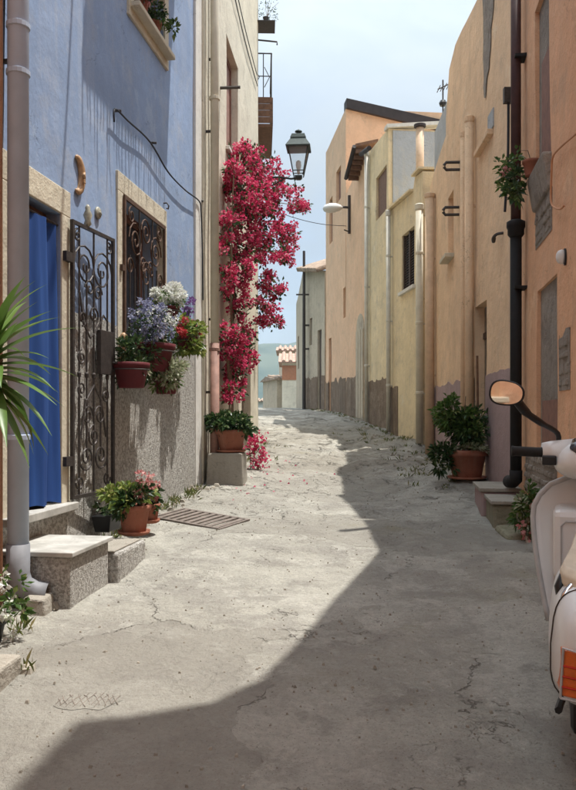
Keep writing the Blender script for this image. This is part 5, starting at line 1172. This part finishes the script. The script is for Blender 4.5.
MB().loft([ring(.345, .08, 1.05, 1.10), ring(.38, .115, 1.07, 1.125), ring(.46, .10, 1.11, 1.142)]).build('speedometer', 'dial_glass', sc, smooth=True)
sct = Matrix.Translation(sc.location) @ sc.rotation_euler.to_matrix().to_4x4(); inv = sct.inverted()
def sp(px, py, Y): return inv @ Vector((fx(px, Y), Y, EYE+(HY-py)/FPX*Y))
mb, mc = Vector((-.165, .50, 1.10)), sp(507, 393, 3.50)
mir = MB().tube(smooth_path([mb-Vector((0, 0, .02)), mb+Vector((-.0, 0, .05)), mb.lerp(mc, .35)+Vector((0, 0, .02)), mb.lerp(mc, .65), mc+Vector((.02, .02, 0))], 4), [.013]*8+[.017]*4+[.022]*5, 8).build('mirror_stalk', 'black_plastic', sc, smooth=True)
# mirror faces the rider; aim it at the lit wall behind
mw = sct @ mc; tgt = Vector((-2.3, 1.2, 1.7)); nrm = ((Vector((0, 0, EYE))-mw).normalized()+(tgt-mw).normalized()).normalized()
nl = (inv.to_3x3() @ nrm).normalized(); ux_ = Vector((0, 0, 1)).cross(nl).normalized(); uz_ = nl.cross(ux_)
tilt = -.12; ux2 = ux_*math.cos(tilt)+uz_*math.sin(tilt); uz2 = uz_*math.cos(tilt)-ux_*math.sin(tilt)
def oval(a_, b_, off, n=28):
    r_ = []
    for k in range(n):
        q_ = 2*PI*k/n; c, s_ = math.cos(q_), math.sin(q_); r_.append(mc+ux2*a_*math.copysign(abs(c)**.8, c)+uz2*b_*math.copysign(abs(s_)**.8, s_)*(1+.12*-c)+nl*off)
    return r_
MB().loft([oval(.02, .015, -.035), oval(.06, .04, -.028), oval(.080, .056, -.008), oval(.082, .058, .006), oval(.074, .051, .006)], caps=False).build('mirror_shell', 'black_plastic', sc, smooth=True)
MB().add(oval(.0755, .0525, .0045), [tuple(range(28))]).build('mirror_glass', 'mirror_glass', sc)
# wheels
for nm, y in (('rear', -.55), ('front', .70)):
    t0 = [(.19+.048*math.cos(a_), .045*math.sin(a_)) for a_ in np.linspace(0, 2*PI, 13)]
    tw_ = MB().lathe(t0, 30).build('tyre', 'rubber', sc, smooth=True); tw_.rotation_euler = (0, PI/2, 0); tw_.location = (0, y, .238)
    rm = MB().lathe([(.02, -.04), (.06, -.045), (.10, -.03), (.15, -.035), (.16, -.03), (.16, .03), (.15, .035), (.10, .03), (.06, .045), (.02, .04)], 24).build('rim', 'steel', tw_, smooth=True)
MB().loft([ring(.52, .06, .38, .44), ring(.60, .085, .36, .50), ring(.72, .09, .37, .53), ring(.86, .075, .36, .47), ring(.93, .04, .33, .38)]).build('front_fender', 'scooter_paint', sc, smooth=True, subsurf=1)
MB().tube([(0, .62, .55), (.05, .64, .45), (.06, .70, .238)], .025, 8).build('fork', 'steel', sc)
MB().box(-.13, .13, -.62, -.35, .18, .32).build('engine_block', 'black_plastic', sc, bevel=.03)
for sgn in (-1, 1): MB().tube([(sgn*.10, -.1, .24), (sgn*.16, -.35, .19), (sgn*.17, -.45, .20)], .014, 6).build('stand_leg', 'black_plastic', sc)
MB().tube([(-.15, -.52, .60), (-.165, -.50, .68), (-.14, -.46, .73)], .02, 8).build('seat_spring', 'black_plastic', sc, smooth=True)
MB().tube(smooth_path([(-.13, -.62, .56), (-.155, -.60, .66), (-.12, -.56, .71)], 4), .012, 8).build('grab_rail', 'chrome', sc, smooth=True)

# ------------------------------------------------------------------ small loose things on the ground
P, D, Ls = [], [], []
m = MB(); rnd = random.Random(5)
def edge_pts():
    for _ in range(420):
        s = rnd.random()
        if s < .40: Y = rnd.uniform(9, 18); x = (2.37+.05*(Y-7.9) if Y < 14.8 else 2.6-.11*(Y-14.85))-abs(rnd.gauss(0, .6))-.05
        elif s < .6: Y = rnd.uniform(18, 30); x = 2.25-.11*(Y-17.7)-abs(rnd.gauss(0, .15))-.05
        elif s < .8: Y = rnd.uniform(5.9, 9.2); x = -2.5+.15*Y+abs(rnd.gauss(0, .07))+.05
        elif s < .9: Y = rnd.uniform(3.2, 4.7); x = -2.5+.15*Y+abs(rnd.gauss(0, .25))+.1
        else: Y = rnd.uniform(10, 15); x = -1.03+.08*(Y-9.42)+abs(rnd.gauss(0, .2))+.05
        yield x, Y
for x, Y in edge_pts():
    z = gz(x, Y)
    if rnd.random() < .62:
        n = rnd.randint(4, 12); hgt = rnd.uniform(.04, .13)
        for _ in range(n):
            P.append((x+rnd.gauss(0, .03), Y+rnd.gauss(0, .03), z-.005)); D.append((rnd.gauss(0, .5), rnd.gauss(0, .5), 1)); Ls.append(hgt*rnd.uniform(.6, 1.2))
    else:
        for _ in range(rnd.randint(1, 3)):
            a_ = rnd.uniform(.012, .05); X_, Y_ = x+rnd.gauss(0, .08), Y+rnd.gauss(0, .08); z = gz(X_, Y_); c = [rnd.uniform(.6, 1.1)*a_ for _ in range(8)]
            m.hexa([(X_-c[0], Y_-c[1], z-.01), (X_+c[2], Y_-c[3], z-.01), (X_+c[4], Y_+c[5], z-.01), (X_-c[6], Y_+c[7], z-.01)], [(X_-c[1]*.6, Y_-c[0]*.6, z+c[2]*.8), (X_+c[3]*.6, Y_-c[2]*.6, z+c[4]*.7), (X_+c[5]*.6, Y_+c[4]*.6, z+c[1]*.8), (X_-c[7]*.6, Y_+c[6]*.6, z+c[0]*.8)])
for _ in range(1500):
    Y_ = 2.0+8.*rnd.random()**1.2; X_ = rnd.uniform(-2.35, 1.0)+.15*Y_; a_ = rnd.choice((.003, .004, .005, .006, .009)); z = gz(X_, Y_); c = [rnd.uniform(.6, 1.1)*a_ for _ in range(8)]
    if X_ > 1.05+.15*Y_: continue
    m.hexa([(X_-c[0], Y_-c[1], z-.004), (X_+c[2], Y_-c[3], z-.004), (X_+c[4], Y_+c[5], z-.004), (X_-c[6], Y_+c[7], z-.004)], [(X_-c[1]*.6, Y_-c[0]*.6, z+c[2]), (X_+c[3]*.6, Y_-c[2]*.6, z+c[4]), (X_+c[5]*.6, Y_+c[4]*.6, z+c[1]), (X_-c[7]*.6, Y_+c[6]*.6, z+c[0])])
FP = []
for _ in range(45):
    Y_ = rnd.gauss(10.4, .9); X_ = -1.03+.08*(Y_-9.42)+.3+abs(rnd.gauss(0, .55)); FP.append((X_, Y_, gz(X_, Y_)+.004))
tag(leaves('fallen_bracts', 'magenta_bract', None, FP, [(rnd.gauss(0, 1), rnd.gauss(0, 1), rnd.uniform(0, .3)) for _ in FP], .035, .03, .2), 'fallen magenta bracts scattered on the paving below the bougainvillea', 'petals', kind='stuff')
tag(leaves('weeds', 'weed', None, P, D, np.array(Ls), .014, .2, .15), 'short weeds sprouting along the wall bases', 'weeds', kind='stuff')
tag(m.build('loose_stones', 'stone_chip'), 'loose stone chips scattered along the wall bases', 'stones', kind='stuff')

# ------------------------------------------------------------------ haze
hz_b = MB().box(-2750, 2750, -2650, 2750, EYE-26, EYE+175).build('haze', 'soil'); hz_b.data.materials.clear()
hm = bpy.data.materials.new('haze_air'); hm.use_nodes = True; hn = hm.node_tree; hn.nodes.clear()
vo_ = hn.nodes.new('ShaderNodeVolumePrincipled'); vo_.inputs['Color'].default_value = (.72, .86, 1, 1); vo_.inputs['Density'].default_value = .00042; vo_.inputs['Anisotropy'].default_value = .2
oo = hn.nodes.new('ShaderNodeOutputMaterial'); hn.links.new(vo_.outputs[0], oo.inputs['Volume']); hz_b.data.materials.append(hm); tag(hz_b, 'pale summer haze over the valley', kind='stuff')
